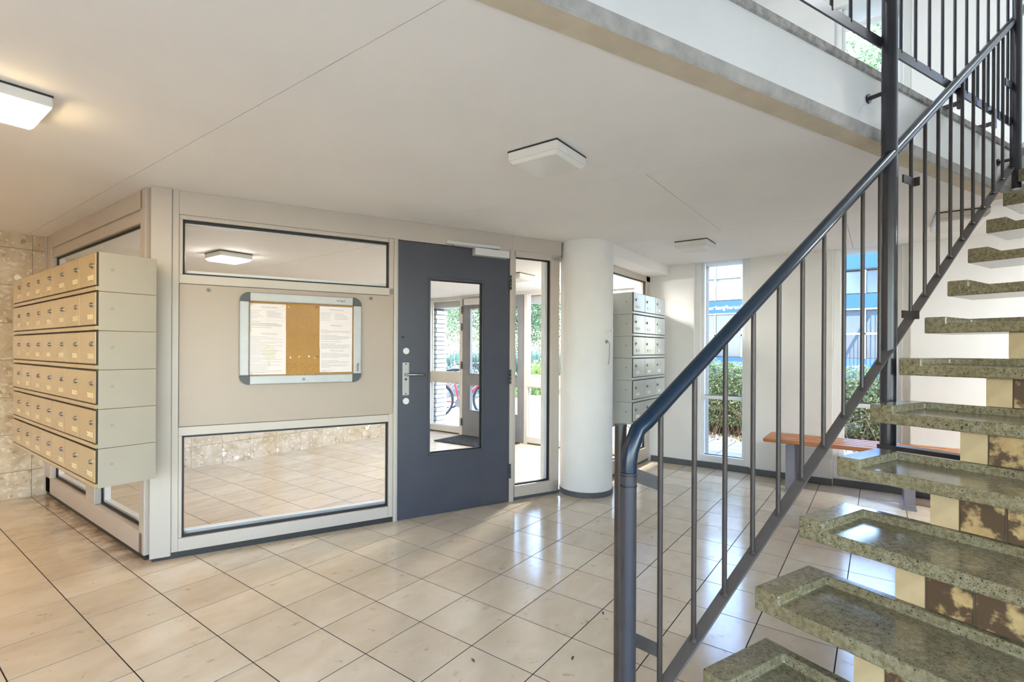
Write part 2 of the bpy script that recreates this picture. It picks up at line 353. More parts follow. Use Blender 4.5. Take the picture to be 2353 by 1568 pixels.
def text_mesh(txt, size, mat, bold=0, extr=.0004, sp=1.0):
    cu = bpy.data.curves.new('txt', 'FONT'); cu.body = txt; cu.size = size; cu.offset = bold; cu.extrude = extr; cu.align_x = 'CENTER'; cu.align_y = 'CENTER'
    cu.resolution_u = 2; cu.space_character = sp
    o = bpy.data.objects.new('txt', cu); COL.objects.link(o); bpy.context.view_layer.update()
    me = bpy.data.meshes.new_from_object(o.evaluated_get(bpy.context.evaluated_depsgraph_get()))
    bpy.data.objects.remove(o, do_unlink=True); me.materials.clear(); me.materials.append(M[mat]); return me

def frame(a):
    return (math.cos(a), math.sin(a)), (-math.sin(a), math.cos(a))
A1 = -.4175; S1, T1 = frame(A1)          # front partition, slab edge
A2 = -.392; S2, T2 = frame(A2)           # stair treads
A3 = -.397; S3, T3 = frame(A3)           # stair railing
def P1(s, t, z=0): return (S1[0]*s+T1[0]*t, S1[1]*s+T1[1]*t, z)
def P2(s, t, z=0): return (S2[0]*s+T2[0]*t, S2[1]*s+T2[1]*t, z)
def P3(s, t, z=0): return (S3[0]*s+T3[0]*t, S3[1]*s+T3[1]*t, z)
def pix(p):
    d = Vector(p)-Vector((0, 0, EYE)); w = d.dot(Fv)
    if w < .05: return None
    return 1176.5+F_PX*d.dot(Rc)/w, CY_PX-F_PX*d.dot(Uc)/w
CZ = 2.17; VC = 2.01; OX_IN = 5.42; UF = 2.475; UC = 4.75            # ceiling, upper floor, upper ceiling
XL, XR, YB, YW = -2.6, 5.47, -3.2, 5.68     # room extents
random.seed(7)

# ================================================================== STRUCTURE
# ---- floor: dark joint bed and a tile for every slab
fl = MB().box(XL, XR+.06, YB, YW, -.07, -.0012).build('floor', 'grout'); tag(fl, kind='structure')
PX, PY = .30, .3084; X0, Y0 = .995, 3.223
tme = MB().box(-PX/2+.0024, PX/2-.0024, -PY/2+.0024, PY/2-.0024, -.012, 0).mesh('tile', M['floor_tile'])
tiles = []
for i in range(-12, 15):
    for j in range(-9, 22):
        cx, cy = X0+(i+.5)*PX, Y0-(j+.5)*PY
        if not (XL < cx-PX/2 and cx < XR+.05 and YB < cy-PY/2 and cy+PY/2 < YW+.03): continue
        q = [pix((cx+dx*PX/2, cy+dy*PY/2, 0)) for dx, dy in ((-1, -1), (1, -1), (1, 1), (-1, 1))]
        area = 0
        if all(q):
            ins = any(0 <= u <= 2353 and 0 <= v <= 1568 for u, v in q)
            area = abs(sum(q[k][0]*q[(k+1) % 4][1]-q[(k+1) % 4][0]*q[k][1] for k in range(4)))/2 if ins else 0
        tiles.append((area, cx, cy))
tiles.sort(reverse=True)
rest = MB()
for k, (a, cx, cy) in enumerate(tiles):
    if k < 300 and a > 0: share('tile', tme, fl, (cx, cy, 0))
    else: rest.box(cx-PX/2+.0024, cx+PX/2-.0024, cy-PY/2+.0024, cy+PY/2-.0024, -.012, 0)
tag(rest.build('tile_field', 'floor_tile', fl), kind='stuff')

# ---- ceiling slab with the stairwell opening
room = [(XL, YB), (XR, YB), (XR, YW), (XL, YW)]
OS0, OS1, OT0, OT1 = -.5, 4.08, -.42, 1.12
def regions(inset=0):
    a = clip(room, T1, OT1+inset); b = clip(room, T1, OT0-inset, False)
    mid = clip(clip(room, T1, OT1+inset, False), T1, OT0-inset)
    return [a, b, clip(mid, S1, OS1+inset), clip(mid, S1, OS0-inset, False)]
mb = MB()
for r in regions(): mb.prism(r, CZ+.012, UF)
ce = mb.build('ceiling', 'plaster'); tag(ce, kind='structure')
seams = [XL, -.595, .97, 2.545, 4.105, XR]; g = .0016
for a, b in zip(seams, seams[1:]):
    ys = [YB, -1.0, 1.0, 3.2, YW] if 2 < a < 4 else [YB, 0.2, YW]
    for c, d in zip(ys, ys[1:]):
        bd = [(a+g, c+g), (b-g, c+g), (b-g, d-g), (a+g, d-g)]
        for kk in range(4):
            if kk == 0: p = clip(bd, T1, OT1+.085)
            elif kk == 1: p = clip(bd, T1, OT0, False)
            elif kk == 2: p = clip(clip(clip(bd, T1, OT1+.085, False), T1, OT0), S1, OS1)
            else: p = clip(clip(clip(bd, T1, OT1+.085, False), T1, OT0), S1, OS0, False)
            if len(p) > 2: MB().prism(p, CZ, CZ+.012).build('board', 'ceiling', ce)
e0, e1 = -.5, OS1
def sprism(prof, s0, s1):                   # profile (t,z) along S1
    m_ = MB(); n = len(prof); vs = [P1(s0, t, z) for t, z in prof]+[P1(s1, t, z) for t, z in prof]
    return m_.add(vs, [tuple(range(n-1, -1, -1)), tuple(range(n, 2*n))]+[(i, (i+1) % n, n+(i+1) % n, n+i) for i in range(n)])
sprism([(1.122, CZ-.004), (1.205, CZ-.004), (1.205, CZ+.012), (1.122, CZ+.012)], e0, e1).build('edge_strip', 'beige_edge', ce)
sprism([(1.118, CZ+.004), (1.122, CZ-.004), (1.122, CZ+.05), (1.112, CZ+.045)], e0, e1).build('drip_band', 'grey_band', ce)
sprism([(1.12, UF-.04), (1.112, UF-.034), (1.112, UF-.005), (1.17, UF+.004), (1.17, UF-.04)], e0, e1).build('floor_edge', 'worn_edge', ce)

# ---- upper storey shell
uc = MB().box(XL-.2, XR+.3, YB-.2, YW+.2, UC, UC+.2).build('ceiling_upper', 'ceiling'); tag(uc, kind='structure')
wb = struct('wall_back', (XL, 0, 0)); wn = struct('wall_near', (0, YB, 0))
def fill_glazed_wall(root, along, a0, a1, base, up):
    """unseen hall side: windows between piers, added to let in fill daylight"""
    def bx(name, mat, u0, u1, d0, d1, z0, z1):
        m_ = MB(tuple(root.location))
        (m_.box(base+d0, base+d1, u0, u1, z0, z1) if along == 'y' else m_.box(u0, u1, base+d0, base+d1, z0, z1)).build(name, mat, root)
    k = max(1, round((a1-a0)/1.6)); p = (a1-a0)/k
    for z0, z1, zz in ((.35, 2.05, 0),):
        bx('parapet', 'plaster', a0, a1, -.2, 0, zz, z0); bx('lintel', 'plaster', a0, a1, -.2, 0, z1, UC)
        for i in range(k+1):
            c = a0+i*p; bx('pier', 'plaster', max(a0, c-.12), min(a1, c+.12), -.2, 0, z0, z1)
        for i in range(k): bx('pane', 'glass', a0+i*p+.12, a0+(i+1)*p-.12, -.1, -.095, z0, z1)  # unseen panes added as a daylight source for the hall
fill_glazed_wall(wb, 'y', YB, 1.2, XL, 0)
MB((XL, 0, 0)).box(XL-.2, XL, 1.2, YW+.2, 0, UC).build('solid_bay', 'plaster', wb)
fill_glazed_wall(wn, 'x', XL, 1.4, YB, 0)
MB((0, YB, 0)).box(1.4, XR+.3, YB-.2, YB, 0, UC).build('solid_bay', 'plaster', wn)

# ---- tiled wall
wl = MB().box(XL, XR+.3, YW+.012, YW+.25, 0, UC).build('wall_left', 'wgrout'); tag(wl, kind='structure')
zj = [0, .224, .5275, .831, 1.1345, 1.438, 1.7415, 2.045, CZ+.003]
for r in range(8):
    z0, z1 = zj[r], zj[r+1]
    me = MB().box(-.1485, .1485, 0, .02, -(z1-z0)/2+.0015, (z1-z0)/2-.0015).mesh('tile', M['wall_tile'])
    for i in range(-12, 15):
        cx = 1.0+(i+.5)*.2995
        if cx-.15 < XL or cx+.14 > XR: continue
        share('tile', me, wl, (cx, YW-.002, (z0+z1)/2))

# ---- right wall: piers between the strip windows
WIN = [(1.055, 1.6), (-.205, .35), (-1.46, -.905), (-2.72, -2.16)]
WT = .36
wr = struct('wall_right', (XR, 0, 0))
edges = [2.28]+[e for w in WIN for e in (w[1], w[0])]+[YB]
for a, b in zip(edges[0::2], edges[1::2]):
    MB((XR, 0, 0)).box(XR, XR+.2, b, a, 0, UC).build('pier', 'plaster', wr, bev=.008)
    MB((XR, 0, 0)).box(XR+.2, XR+WT, b-.055, a+(.055 if a < 2.2 else 0), -.1, UC+.2).build('outer_pier', 'aggregate', wr)
MB((XR, 0, 0)).box(XR, XR+.3, 2.28, 6.2, CZ, UC+.2).build('upper_wall', 'plaster', wr)
MB((XR, 0, 0)).box(XR+.004, XR+WT, YB, 2.275, UC-.35, UC+.2).build('lintel', 'plaster', wr)
for w in WIN: MB((XR, 0, 0)).box(XR+.002, XR+WT, w[0]-.01, w[1]+.01, CZ+.0, UF).build('spandrel', 'plaster', wr)
def strip_window(n, y0, y1, z0, z1, bars, sill):
    w = struct('window_%d' % n, (XR+.07, (y0+y1)/2, z0)); o = (XR+.07, (y0+y1)/2, z0)
    x0, x1 = XR+.06, XR+.12
    for a, b in ((y0, y0+.055), (y1-.055, y1)):
        MB(o).box(x0-.02, x1+.02, a, b, z0, z1).build('outer_frame', 'pvc', w, bev=.004)
    for a, b in ((y0+.055, y0+.085), (y1-.085, y1-.055)):
        MB(o).box(x0+.012, x1, a, b, z0, z1).build('stile', 'pvc', w, bev=.004)
    MB(o).box(x0-.02, x1+.02, y0+.055, y1-.055, z0, z0+sill).build('sill_rail', 'pvc', w, bev=.004)
    for zb in bars: MB(o).box(x0, x1, y0+.085, y1-.085, zb-.018, zb+.018).build('glazing_bar', 'pvc', w, bev=.003)
    zz = [z0+sill]+[v for b in bars for v in (b-.018, b+.018)]+[z1]
    for a, b in zip(zz[0::2], zz[1::2]):
        MB(o).box(x0+.03, x0+.034, y0+.07, y1-.07, a, b).build('pane', 'glass', w)
        MB(o).box(x0+.026, x0+.04, y0+.083, y1-.083, a-.001, a+.006).build('gasket', 'gasket', w)
n = 1
for w in WIN:
    strip_window(n, w[0], w[1], .03, CZ+.001, [.743], .1); n += 1
    strip_window(n, w[0], w[1], UF+.001, UC-.352, [4.22] if n < 5 else [4.22], .03); n += 1
# skirting on the right wall
for a, b in zip(edges[0::2], edges[1::2]):
    k = MB((XR, a, 0)).box(XR-.014, XR, b+.002, min(a, 2.07), 0, .062)
    tag(k.build('baseboard_right', 'plinth', None, (XR, a, 0), bev=.003), kind='structure')
for w in WIN:
    tag(MB((XR, w[0], 0)).box(XR+.028, XR+.04, w[0]+.001, w[1]-.001, 0, .062).build('baseboard_right', 'plinth', None, (XR, w[0], 0)), kind='structure')
    tag(MB((XR, w[0], 0)).box(XR+.04, XR+.3, w[0], w[1], -.02, .03).build('trim_1', 'pvc', None, (XR, w[0], 0)), kind='structure')

# ---- partition carrying the large mailbox bank (plane x = 1.06)
PXL = 1.085
pl = struct('wall_inner_left', (PXL, YW, 0), -PI/2)      # local x -> -Y, local y -> +X
U = lambda y: YW-y
def plb(name, mat, ya, yb, z0, z1, d0=0, d1=.07, bev=.003): return MB().box(U(ya), U(yb), d0, d1, z0, z1).build(name, mat, pl, bev=bev)
plb('head_rail', 'white', 5.676, 3.49, 2.06, CZ); plb('head_bead', 'white', 5.6, 3.49, 1.985, 2.06, .012, .06)
plb('stile', 'white', 5.676, 5.53, .03, 2.06); plb('bottom_rail', 'white', 5.676, 3.47, .03, .155)
plb('mullion', 'white', 4.555, 4.36, .155, .56); plb('mid_panel', 'white', 5.53, 3.47, .56, 1.68, .03, .05)
plb('mid_rail', 'white', 5.53, 3.47, 1.66, 1.70); plb('stile', 'white', 3.52, 3.44, .03, CZ)
for nm, ya, yb, z0, z1 in (('upper', 5.53, 3.52, 1.70, 1.985), ('low_far', 5.53, 4.555, .155, .56), ('low_near', 4.36, 3.52, .155, .56)):
    MB().box(U(ya), U(yb), .045, .05, z0, z1).build('pane', 'glass', pl)
    for a, b, c, d in ((ya, yb, z0, z0+.014), (ya, yb, z1-.014, z1), (ya, ya-.014, z0, z1), (yb+.014, yb, z0, z1)):
        MB().box(U(a), U(b), .038, .046, c, d).build('gasket', 'gasket', pl)
    for a, b, c, d in ((ya, yb, z0, z0+.03), (ya, ya-.03, z0, z1)):
        MB().box(U(a), U(b), .05, .085, c, d).build('inner_bead', 'pvc', pl)
plb('plinth', 'plinth_dark', 5.676, 3.45, 0, .03, .008, .06, 0)
plb('wall_strip', 'white', 5.678, 5.655, 0.03, CZ, -.012, 0, .002)

# ---- front partition (frame F1), with the notice panel, windows and door
FT = 3.545
bo = P1(-.37, FT); fp = struct('wall_inner_front', bo, A1)
def fb(name, mat, s0, s1, z0, z1, t0=0, t1=.075, bev=.003, par=None):
    return MB().box(s0+.37, s1+.37, t0, t1, z0, z1).build(name, mat, par or fp, bev=bev)
fb('corner_post', 'white', -.372, -.27, .02, CZ, -.012, .12, .004)
fb('stile', 'white', -.27, -.236, .036, CZ); fb('stile', 'white', 1.018, 1.05, .036, 2.03)
fb('head_rail', 'white', -.236, 2.03, 2.03, CZ); fb('transom_head', 'white', -.236, 1.018, 2.004, 2.03, .006)
fb('transom_rail', 'white', -.236, 1.05, 1.622, 1.676); fb('lower_rail', 'white', -.236, 1.018, .719, .771); fb('bottom_rail', 'white', -.236, 1.018, .036, .112)
fb('stile', 'white', -.236, -.218, .112, .719, .006); fb('stile', 'white', -.236, -.218, 1.676, 2.004, .006)
fb('panel', 'panel', -.234, 1.047, .774, 1.619, -.004, .04, .002)
fb('panel_shadow_gap', 'gasket', -.237, 1.05, .771, 1.622, .004, .03, 0)
for s0, s1, z0, z1 in ((-.217, 1.017, 1.677, 2.003), (-.217, 1.017, .113, .718)):
    fb('pane', 'glass', s0, s1, z0, z1, .045, .05, 0)
    for a, b, c, d in ((s0, s1, z0, z0+.010), (s0, s1, z1-.013, z1), (s0, s0+.008, z0, z1), (s1-.010, s1, z0, z1)): fb('gasket', 'gasket', a, b, c, d, .022, .046, 0)
    fb('inner_bead', 'pvc', s0, s1, z0, z0+.03, .05, .1); fb('inner_bead', 'pvc', s0, s1, z1-.02, z1, .05, .1)
fb('plinth', 'plinth_dark', -.362, 1.05, 0, .038, .004, .06, 0)
fb('door_jamb', 'white', 1.05, 1.078, .0, 2.03, -.01, .075); fb('door_jamb', 'white', 2.006, 2.045, .0, 2.05, -.01, .075)
MB().box(1.07+.37, 1.0785+.37, -.012, .03, .0, 2.03).build('strike_strip', 'alu', fp)
# sidelight right of the door
fb('side_frame', 'white', 2.045, 2.064, .03, 2.04, .0); fb('side_frame', 'white', 2.412, 2.5, .03, 2.04); fb('side_frame', 'white', 2.045, 2.5, 2.0, 2.05)
fb('side_frame', 'white', 2.045, 2.5, .03, .124); fb('head_rail', 'white', 2.03, 2.52, 2.05, CZ)
fb('pane', 'glass', 2.06, 2.415, .12, 2.002, .045, .05, 0)
for a, b, c, d in ((2.064, 2.412, .124, .134), (2.064, 2.412, 1.99, 2.0), (2.402, 2.412, .124, 2.0)): fb('gasket', 'gasket', a, b, c, d, .022, .046, 0)
fb('inner_bead', 'pvc', 2.375, 2.412, .124, 2.0, .05, .1)
fb('plinth', 'plinth', 2.045, 2.52, 0, .03, .02, .06, 0)

# door_1 : charcoal leaf
do = P1(1.08, FT); d1 = struct('door_1', do, A1)
def db(name, mat, s0, s1, z0, z1, t0, t1, bev=.002, par=None): return MB().box(s0-1.08, s1-1.08, t0, t1, z0, z1).build(name, mat, par or d1, bev=bev)
lf = MB()
for a, b, c, d in ((1.081, 1.327, .004, 2.022), (1.755, 2.004, .004, 2.022), (1.327, 1.755, .004, .463), (1.327, 1.755, 1.76, 2.022)): lf.box(a-1.08, b-1.08, .0, .045, c, d)
lf.build('leaf', 'charcoal', d1)
for a, b, c, d in ((1.312, 1.327, .448, 1.775), (1.755, 1.77, .448, 1.775), (1.312, 1.77, .448, .463), (1.312, 1.77, 1.76, 1.775)): db('glazing_bead', 'charcoal', a, b, c, d, -.009, .0, .002)
for a, b, c, d in ((1.327, 1.755, .463, .471), (1.327, 1.755, 1.752, 1.76), (1.745, 1.755, .463, 1.76)): db('gasket', 'gasket', a, b, c, d, .004, .022, 0)
db('pane', 'glass', 1.327, 1.755, .463, 1.76, .022, .027, 0)
hp = db('handle_plate', 'alu', 1.115, 1.166, .903, 1.143, -.008, 0, .003)
lev = MB(); lev.cyl((.059, -.008, 1.055), (.059, -.05, 1.055), .011); lev.tube([(.059, -.05, 1.055), (.075, -.055, 1.055), (.19, -.052, 1.053)], .0095, 10)
lev.build('lever', 'chrome', d1, smooth=True)
for zz in (.915, 1.02, 1.131): MB().cyl((.0605, -.008, zz), (.0605, -.0095, zz), .005 if zz != 1.02 else .009, 10).build('screw', 'plinth_dark', hp)
for zz in (1.225, .862): MB().cyl((.061, 0, zz), (.061, -.012, zz), .023, 24).build('rosette', 'alu_white', d1, smooth=True)
MB().cyl((.04, 0, 1.326), (.04, -.012, 1.326), .008, 12).build('peg', 'plinth_dark', d1)
for zz in (1.782, 1.019, .255):
    h = MB()
    for q in range(4): h.cyl((.928, -.014, zz-.058+q*.03), (.928, -.014, zz-.032+q*.03), .0085, 10)
    h.build('hinge', 'plinth_dark', d1, smooth=True)
db('closer_track', 'alu_white', 1.447, 1.90, 2.035, 2.06, -.035, -.0, .003)
db('closer_body', 'alu_white', 1.668, 1.972, 1.967, 2.024, -.06, -.0, .004)
db('closer_arm', 'alu', 1.5, 1.82, 2.024, 2.034, -.03, -.018, 0)

# ---- rear partition behind the column (plane y = 2.09)
bp = struct('wall_inner_back', (4.1, 2.09, 0))
def bb(name, mat, x0, x1, z0, z1, y0=2.09, y1=2.16, bev=.003): return MB((4.1, 2.09, 0)).box(x0, x1, y0, y1, z0, z1).build(name, mat, bp, bev=bev)
bb('stile', 'white', 5.36, 5.468, .03, 2.06); bb('bottom_rail', 'white', 4.1, 5.36, .03, .16); bb('head_rail', 'white', 4.1, 5.468, 2.0, 2.06)
bb('mid_rail', 'white', 4.1, 5.36, .50, .555); bb('mid_panel', 'white', 4.1, 5.36, .555, 1.70, 2.11, 2.15); bb('stile', 'white', 4.1, 4.2, .16, 2.0)
for z0, z1 in ((.16, .5), (1.7, 2.0)):
    bb('pane', 'glass', 4.2, 5.36, z0, z1, 2.125, 2.13, 0)
    for a, b, c, d in ((4.2, 5.36, z0, z0+.01), (4.2, 5.36, z1-.012, z1), (5.348, 5.36, z0, z1)): bb('gasket', 'gasket', a, b, c, d, 2.11, 2.126, 0)
bb('plinth', 'plinth', 4.1, 5.468, 0, .03, 2.105, 2.15, 0)
bb('beam', 'ceiling', 4.0, 5.469, 2.06, CZ, 1.88, 2.2, .004)

# ---- lowered vestibule ceiling
vc = struct('ceiling_vestibule', (0, 0, VC))
for a, b in ((1.13, 2.408), (2.412, OX_IN)):
    p = clip([(a, 2.15), (b, 2.15), (b, YW-.003), (a, YW-.003)], T1, FT+.075)
    MB((0, 0, VC)).prism(p, VC, CZ-.001).build('board', 'ceiling', vc)
# ---- outer entrance glazing (plane x = 5.42)
OX = 5.42
eg = struct('wall_entrance', (OX, YW, 0), -PI/2)
def eb(name, mat, ya, yb, z0, z1, d0=0, d1=.07, bev=.003, par=None): return MB().box(U(ya), U(yb), d0, d1, z0, z1).build(name, mat, par or eg, bev=bev)
eb('head_rail', 'pvc_frame', 5.678, 2.17, 1.97, CZ); eb('stile', 'pvc_frame', 5.678, 5.52, .02, 1.97); eb('door_post', 'pvc_frame', 4.925, 4.875, 0, 1.97)
eb('door_post', 'pvc_frame', 3.785, 3.73, 0, 1.97)
for ya, yb in ((5.52, 4.925), (3.73, 2.98), (2.9, 2.2)):
    eb('mid_rail', 'pvc_frame', ya, yb, .752, .897); eb('bottom_rail', 'pvc_frame', ya, yb, .02, .1)
    for z0, z1 in ((.1, .752), (.897, 1.97)):
        eb('pane', 'glass', ya, yb, z0, z1, .03, .034, 0)
        eb('inner_bead', 'pvc', ya, ya-.02, z0, z1, .035, .055); eb('inner_bead', 'pvc', ya, yb, z0, z0+.015, .02, .05); eb('inner_bead', 'pvc', ya, yb, z1-.015, z1, .02, .05)
eb('stile', 'pvc_frame', 2.98, 2.9, .02, 1.97); eb('stile', 'pvc_frame', 2.2, 2.17, .02, 1.97)
eb('plinth', 'plinth', 5.678, 4.88, 0, .025, .01, .06, 0); eb('plinth', 'plinth', 3.78, 2.17, 0, .025, .01, .06, 0)
d2 = struct('door_2', (OX, 4.873, 0), -PI/2)
U2 = lambda y: 4.873-y
lf = MB()
for a, b, c, d in ((4.873, 4.715, .004, 1.96), (3.89, 3.79, .004, 1.96), (4.715, 3.89, 1.815, 1.96), (4.715, 3.89, .73, .895), (4.715, 3.89, .004, .372)): lf.box(U2(a), U2(b), .005, .045, c, d)
lf.build('leaf', 'grey_door', d2)
for z0, z1 in ((.895, 1.815), (.372, .73)):
    MB().box(U2(4.715), U2(3.89), .025, .029, z0, z1).build('pane', 'glass', d2)
    for a, b, c, d in ((4.722, 3.883, z0-.008, z0), (4.722, 3.883, z1, z1+.008), (4.723, 4.715, z0, z1)): MB().box(U2(a), U2(b), -.004, .006, c, d).build('glazing_bead', 'grey_door', d2)
for zz in (1.8, 1.561, 1.007, .189):
    h = MB()
    for q in range(4): h.cyl((0, -.008, zz-.05+q*.027), (0, -.008, zz-.027+q*.027), .011, 8)
    h.build('hinge', 'plinth_dark', d2)
MB().box(U2(4.80), U2(4.30), -.055, .005, 1.87, 1.96).build('closer_body', 'alu_white', d2, bev=.004)
MB().box(U2(4.72), U2(4.2), -.03, -.005, 1.985, 2.01).build('closer_track', 'alu_white', d2)
MB().box(U2(4.55), U2(3.95), -.02, -.006, .945, .985).build('push_bar', 'alu', d2, bev=.004)

# ---- outside wall pieces round the entrance
tag(MB((5.6, 2.3, 1.9)).box(5.62, 5.86, 2.28, 6.2, 1.88, CZ+.4).build('wall_lintel', 'render_wall', None, (5.6, 2.3, 1.9)), kind='structure')
tag(MB((5.6, 2.3, 0)).box(5.62, 5.86, 2.0, 2.3, -.1, CZ+.4).build('wall_return', 'render_wall', None, (5.6, 2.3, 0)), kind='structure')
bk = struct('wall_outer_pier', (5.8, 5.8, 0))
MB((5.8, 5.8, 0)).box(5.66, 5.86, 5.645, 6.1, -.1, 1.88).build('mortar_bed', 'ext_mortar', bk)
bm1 = MB().box(-.115, .115, -.3, .3, -.029, .029).mesh('brick', M['ext_brick'])
bm2 = MB().box(-.115, .115, -.27, .27, -.029, .029).mesh('brick', M['ext_brick'])
for k in range(28):
    share('brick', bm1 if k % 2 else bm2, bk, (-.035, .11 if k % 2 else .10, -.06+k*.0695))

# ================================================================== LIGHT FITTINGS
def lamp(name, label, x, y, sx=.135, sy=.135, z=CZ, mat='lamp_off', group='square ceiling lights'):
    t = thing(name, label, 'ceiling light', (x, y, z), 0, group)
    MB().box(-sx, sx, -sy, sy, -.008, -.0005).build('backplate', 'plinth_dark', t)
    MB().box(-sx, sx, -sy, sy, -.045, -.004).build('housing', 'lamp_base', t, bev=.006)
    k = .018; b = MB(); z1, z2 = -.045, -.062
    b.add([(-sx+.002, -sy+.002, z1), (sx-.002, -sy+.002, z1), (sx-.002, sy-.002, z1), (-sx+.002, sy-.002, z1), (-sx+k, -sy+k, z2), (sx-k, -sy+k, z2), (sx-k, sy-k, z2), (-sx+k, sy-k, z2)],
          [(3, 2, 1, 0), (4, 5, 6, 7), (0, 1, 5, 4), (1, 2, 6, 5), (2, 3, 7, 6), (3, 0, 4, 7)])
    b.build('diffuser', mat, t, bev=.004)
    return t
lamp('ceiling_light', 'lit warm square ceiling light at the left edge of the picture', .355, 2.615, .135, .145, mat='emit_a')
lamp('ceiling_light', 'unlit square ceiling light in the middle of the hall ceiling', 2.02, 1.28)
lamp('ceiling_light', 'unlit square ceiling light in front of the first tall strip window', 4.42, 1.29)
lamp('ceiling_light', 'unlit square ceiling light half hidden behind the stair balusters', 4.62, -.43, .235, .135)
lamp('ceiling_light', 'lit square ceiling light seen through the transom window above the notice board', 1.93, 4.29, .125, .137, z=VC, mat='emit_v')
lamp('ceiling_light', 'unlit square ceiling light seen through the narrow sidelight by the door', 4.19, 3.02, z=VC)
for lab, x, y, em in (('added unseen fill light in the hall left of the viewpoint', -1.3, 1.0, 'emit_h'), ('added unseen fill light in the hall far behind the viewpoint', -1.3, -1.5, 'emit_h'), ('lit amber ceiling light beside the tiled wall left of the mailboxes', -.75, 4.4, 'emit_l'),  # first two are added out of view to fill the hall
                  ('added unseen fill light under the landing beyond the stairs', 4.1, -2.1, 'emit_r')):  # added out of view to brighten the right side
    lamp('ceiling_light', lab, x, y, mat=em, group='hall lights outside the picture')
lamp('ceiling_light', 'added fill light in the vestibule hidden behind the round column', 5.0, 2.76, z=VC, mat='emit_vh')  # extra lamp placed out of sight to lift the vestibule
for lab, x, y in (('added unseen fill light upstairs over the front partition', 1.2, 2.2), ('added unseen fill light upstairs nearest the tall strip windows', 3.6, 1.6), ('added unseen fill light upstairs beyond the stair head', 4.3, -2.2)):  # lamps added out of view to light the upper storey
    lamp('ceiling_light', lab, x, y, z=UC, mat='emit_u', group='fill lights added over the upper landing')

# ================================================================== COLUMN
cx, cy, cr = 3.945, 2.083, .228
t = thing('column', 'round white plastered column between the narrow sidelight and the small mailboxes', 'column', (cx, cy, 0))
MB().cyl((0, 0, .02), (0, 0, CZ), cr, 72).build('shaft', 'plaster', t, smooth=True)
MB().cyl((0, 0, 0), (0, 0, .045), cr+.006, 72).build('base_ring', 'plinth', t, smooth=True)
def on_col(ang, z, r=0): return (cx+math.cos(ang)*(cr+r), cy+math.sin(ang)*(cr+r), z)
fa = math.atan2(-cy, -cx)
ac = fa+.86
p = thing('wall_stub', 'short white pipe stub sticking out of the round column', 'pipe stub', on_col(ac, 1.405), ac)
MB().cyl((-.005, 0, 0), (.05, 0, 0), .011, 16).build('tube', 'pvc', p, smooth=True)
MB().cyl((.045, 0, 0), (.056, 0, 0), .0125, 16).build('cap', 'alu_white', p, smooth=True)
w = thing('loose_cable', 'loose grey cable hanging from a box hole in the round column', 'cable', on_col(ac-.04, 1.31), ac-.04)
MB().tube([(.0, 0, 0), (.02, 0, .002), (.03, .006, -.02), (.022, .012, -.06), (.02, .016, -.12), (.014, .014, -.185), (.006, .012, -.19)], .0035, 6).build('wire', 'screw', w, smooth=True)
MB().cyl((-.002, 0, 0), (.003, 0, 0), .016, 16).build('wall_hole', 'screw', w)

# ================================================================== MAILBOX BANKS
BW, BH = .273, .2007
def mailbox_row(label, ncol, loc, rotz, group, lock_left, plate_mat, depth):
    fm, sm = ('mailbox_grey', 'mailside_grey') if lock_left else ('mailbox', 'mailside')
    t = thing('mailbox_row', label, 'mailboxes', loc, rotz, group)
    b = MB().box(.0005, ncol*BW-.0005, .008, depth, .0005, BH-.0012).build('body', sm, t, bev=.002)
    MB().box(.003, ncol*BW-.003, -.0012, .0085, .002, BH-.003).build('front_gap', 'slot', t)
    MB().box(.0005, ncol*BW-.0005, -.004, .009, .004, .024).build('slot_rail', fm, t, bev=.0015)
    for c in range(ncol):
        # individual doors sit very slightly ajar, each differently
        a = random.uniform(-.006, .006)
        d = MB((c*BW, 0, 0)).box(c*BW+.0032, (c+1)*BW-.0032, -.0055, .004, .031, BH-.006).build('door', fm, t, (c*BW, 0, 0), a*.5, bev=.0015)
        lx = BW*.20 if lock_left else BW*.80
        lk = MB().cyl((lx, -.003, .132), (lx, -.012, .132), .0125, 18); lk.cyl((lx, -.012, .132), (lx, -.017, .132), .0085, 14)
        lk.build('lock', 'chrome', d, smooth=True)
        px_ = BW*.37 if lock_left else BW*.70
        MB().box(px_-.042, px_+.042, -.0080, -.005, .058, .083).build('name_plate', plate_mat, d)
        for q in (-.037, .037): MB().cyl((px_+q, -.008, .0705), (px_+q, -.0092, .0705), .003, 8).build('screw', 'screw', d)
    sx = ncol*BW-.0005 if not lock_left else .0005
    e = .002 if not lock_left else -.002
    MB().cyl((sx, .065, .115), (sx+e, .065, .115), .008, 14).build('screw_cap', 'screw', t)
    return t
names = ['bottom', 'second from bottom', 'third from bottom', 'third from top', 'second from top', 'top']
for r in range(6):
    mailbox_row('%s row of seven beige letterboxes in the large bank at the left' % names[r], 7, (.802, 5.106, .523+r*BH), -PI/2, 'rows of the large mailbox bank', False, 'plate', .26)
for r in range(6):
    mailbox_row('%s row of three grey letterboxes in the small bank beside the column' % names[r], 3, (4.298, 1.80, .563+r*BH), 0, 'rows of the small mailbox bank', True, 'plate_white', .288)

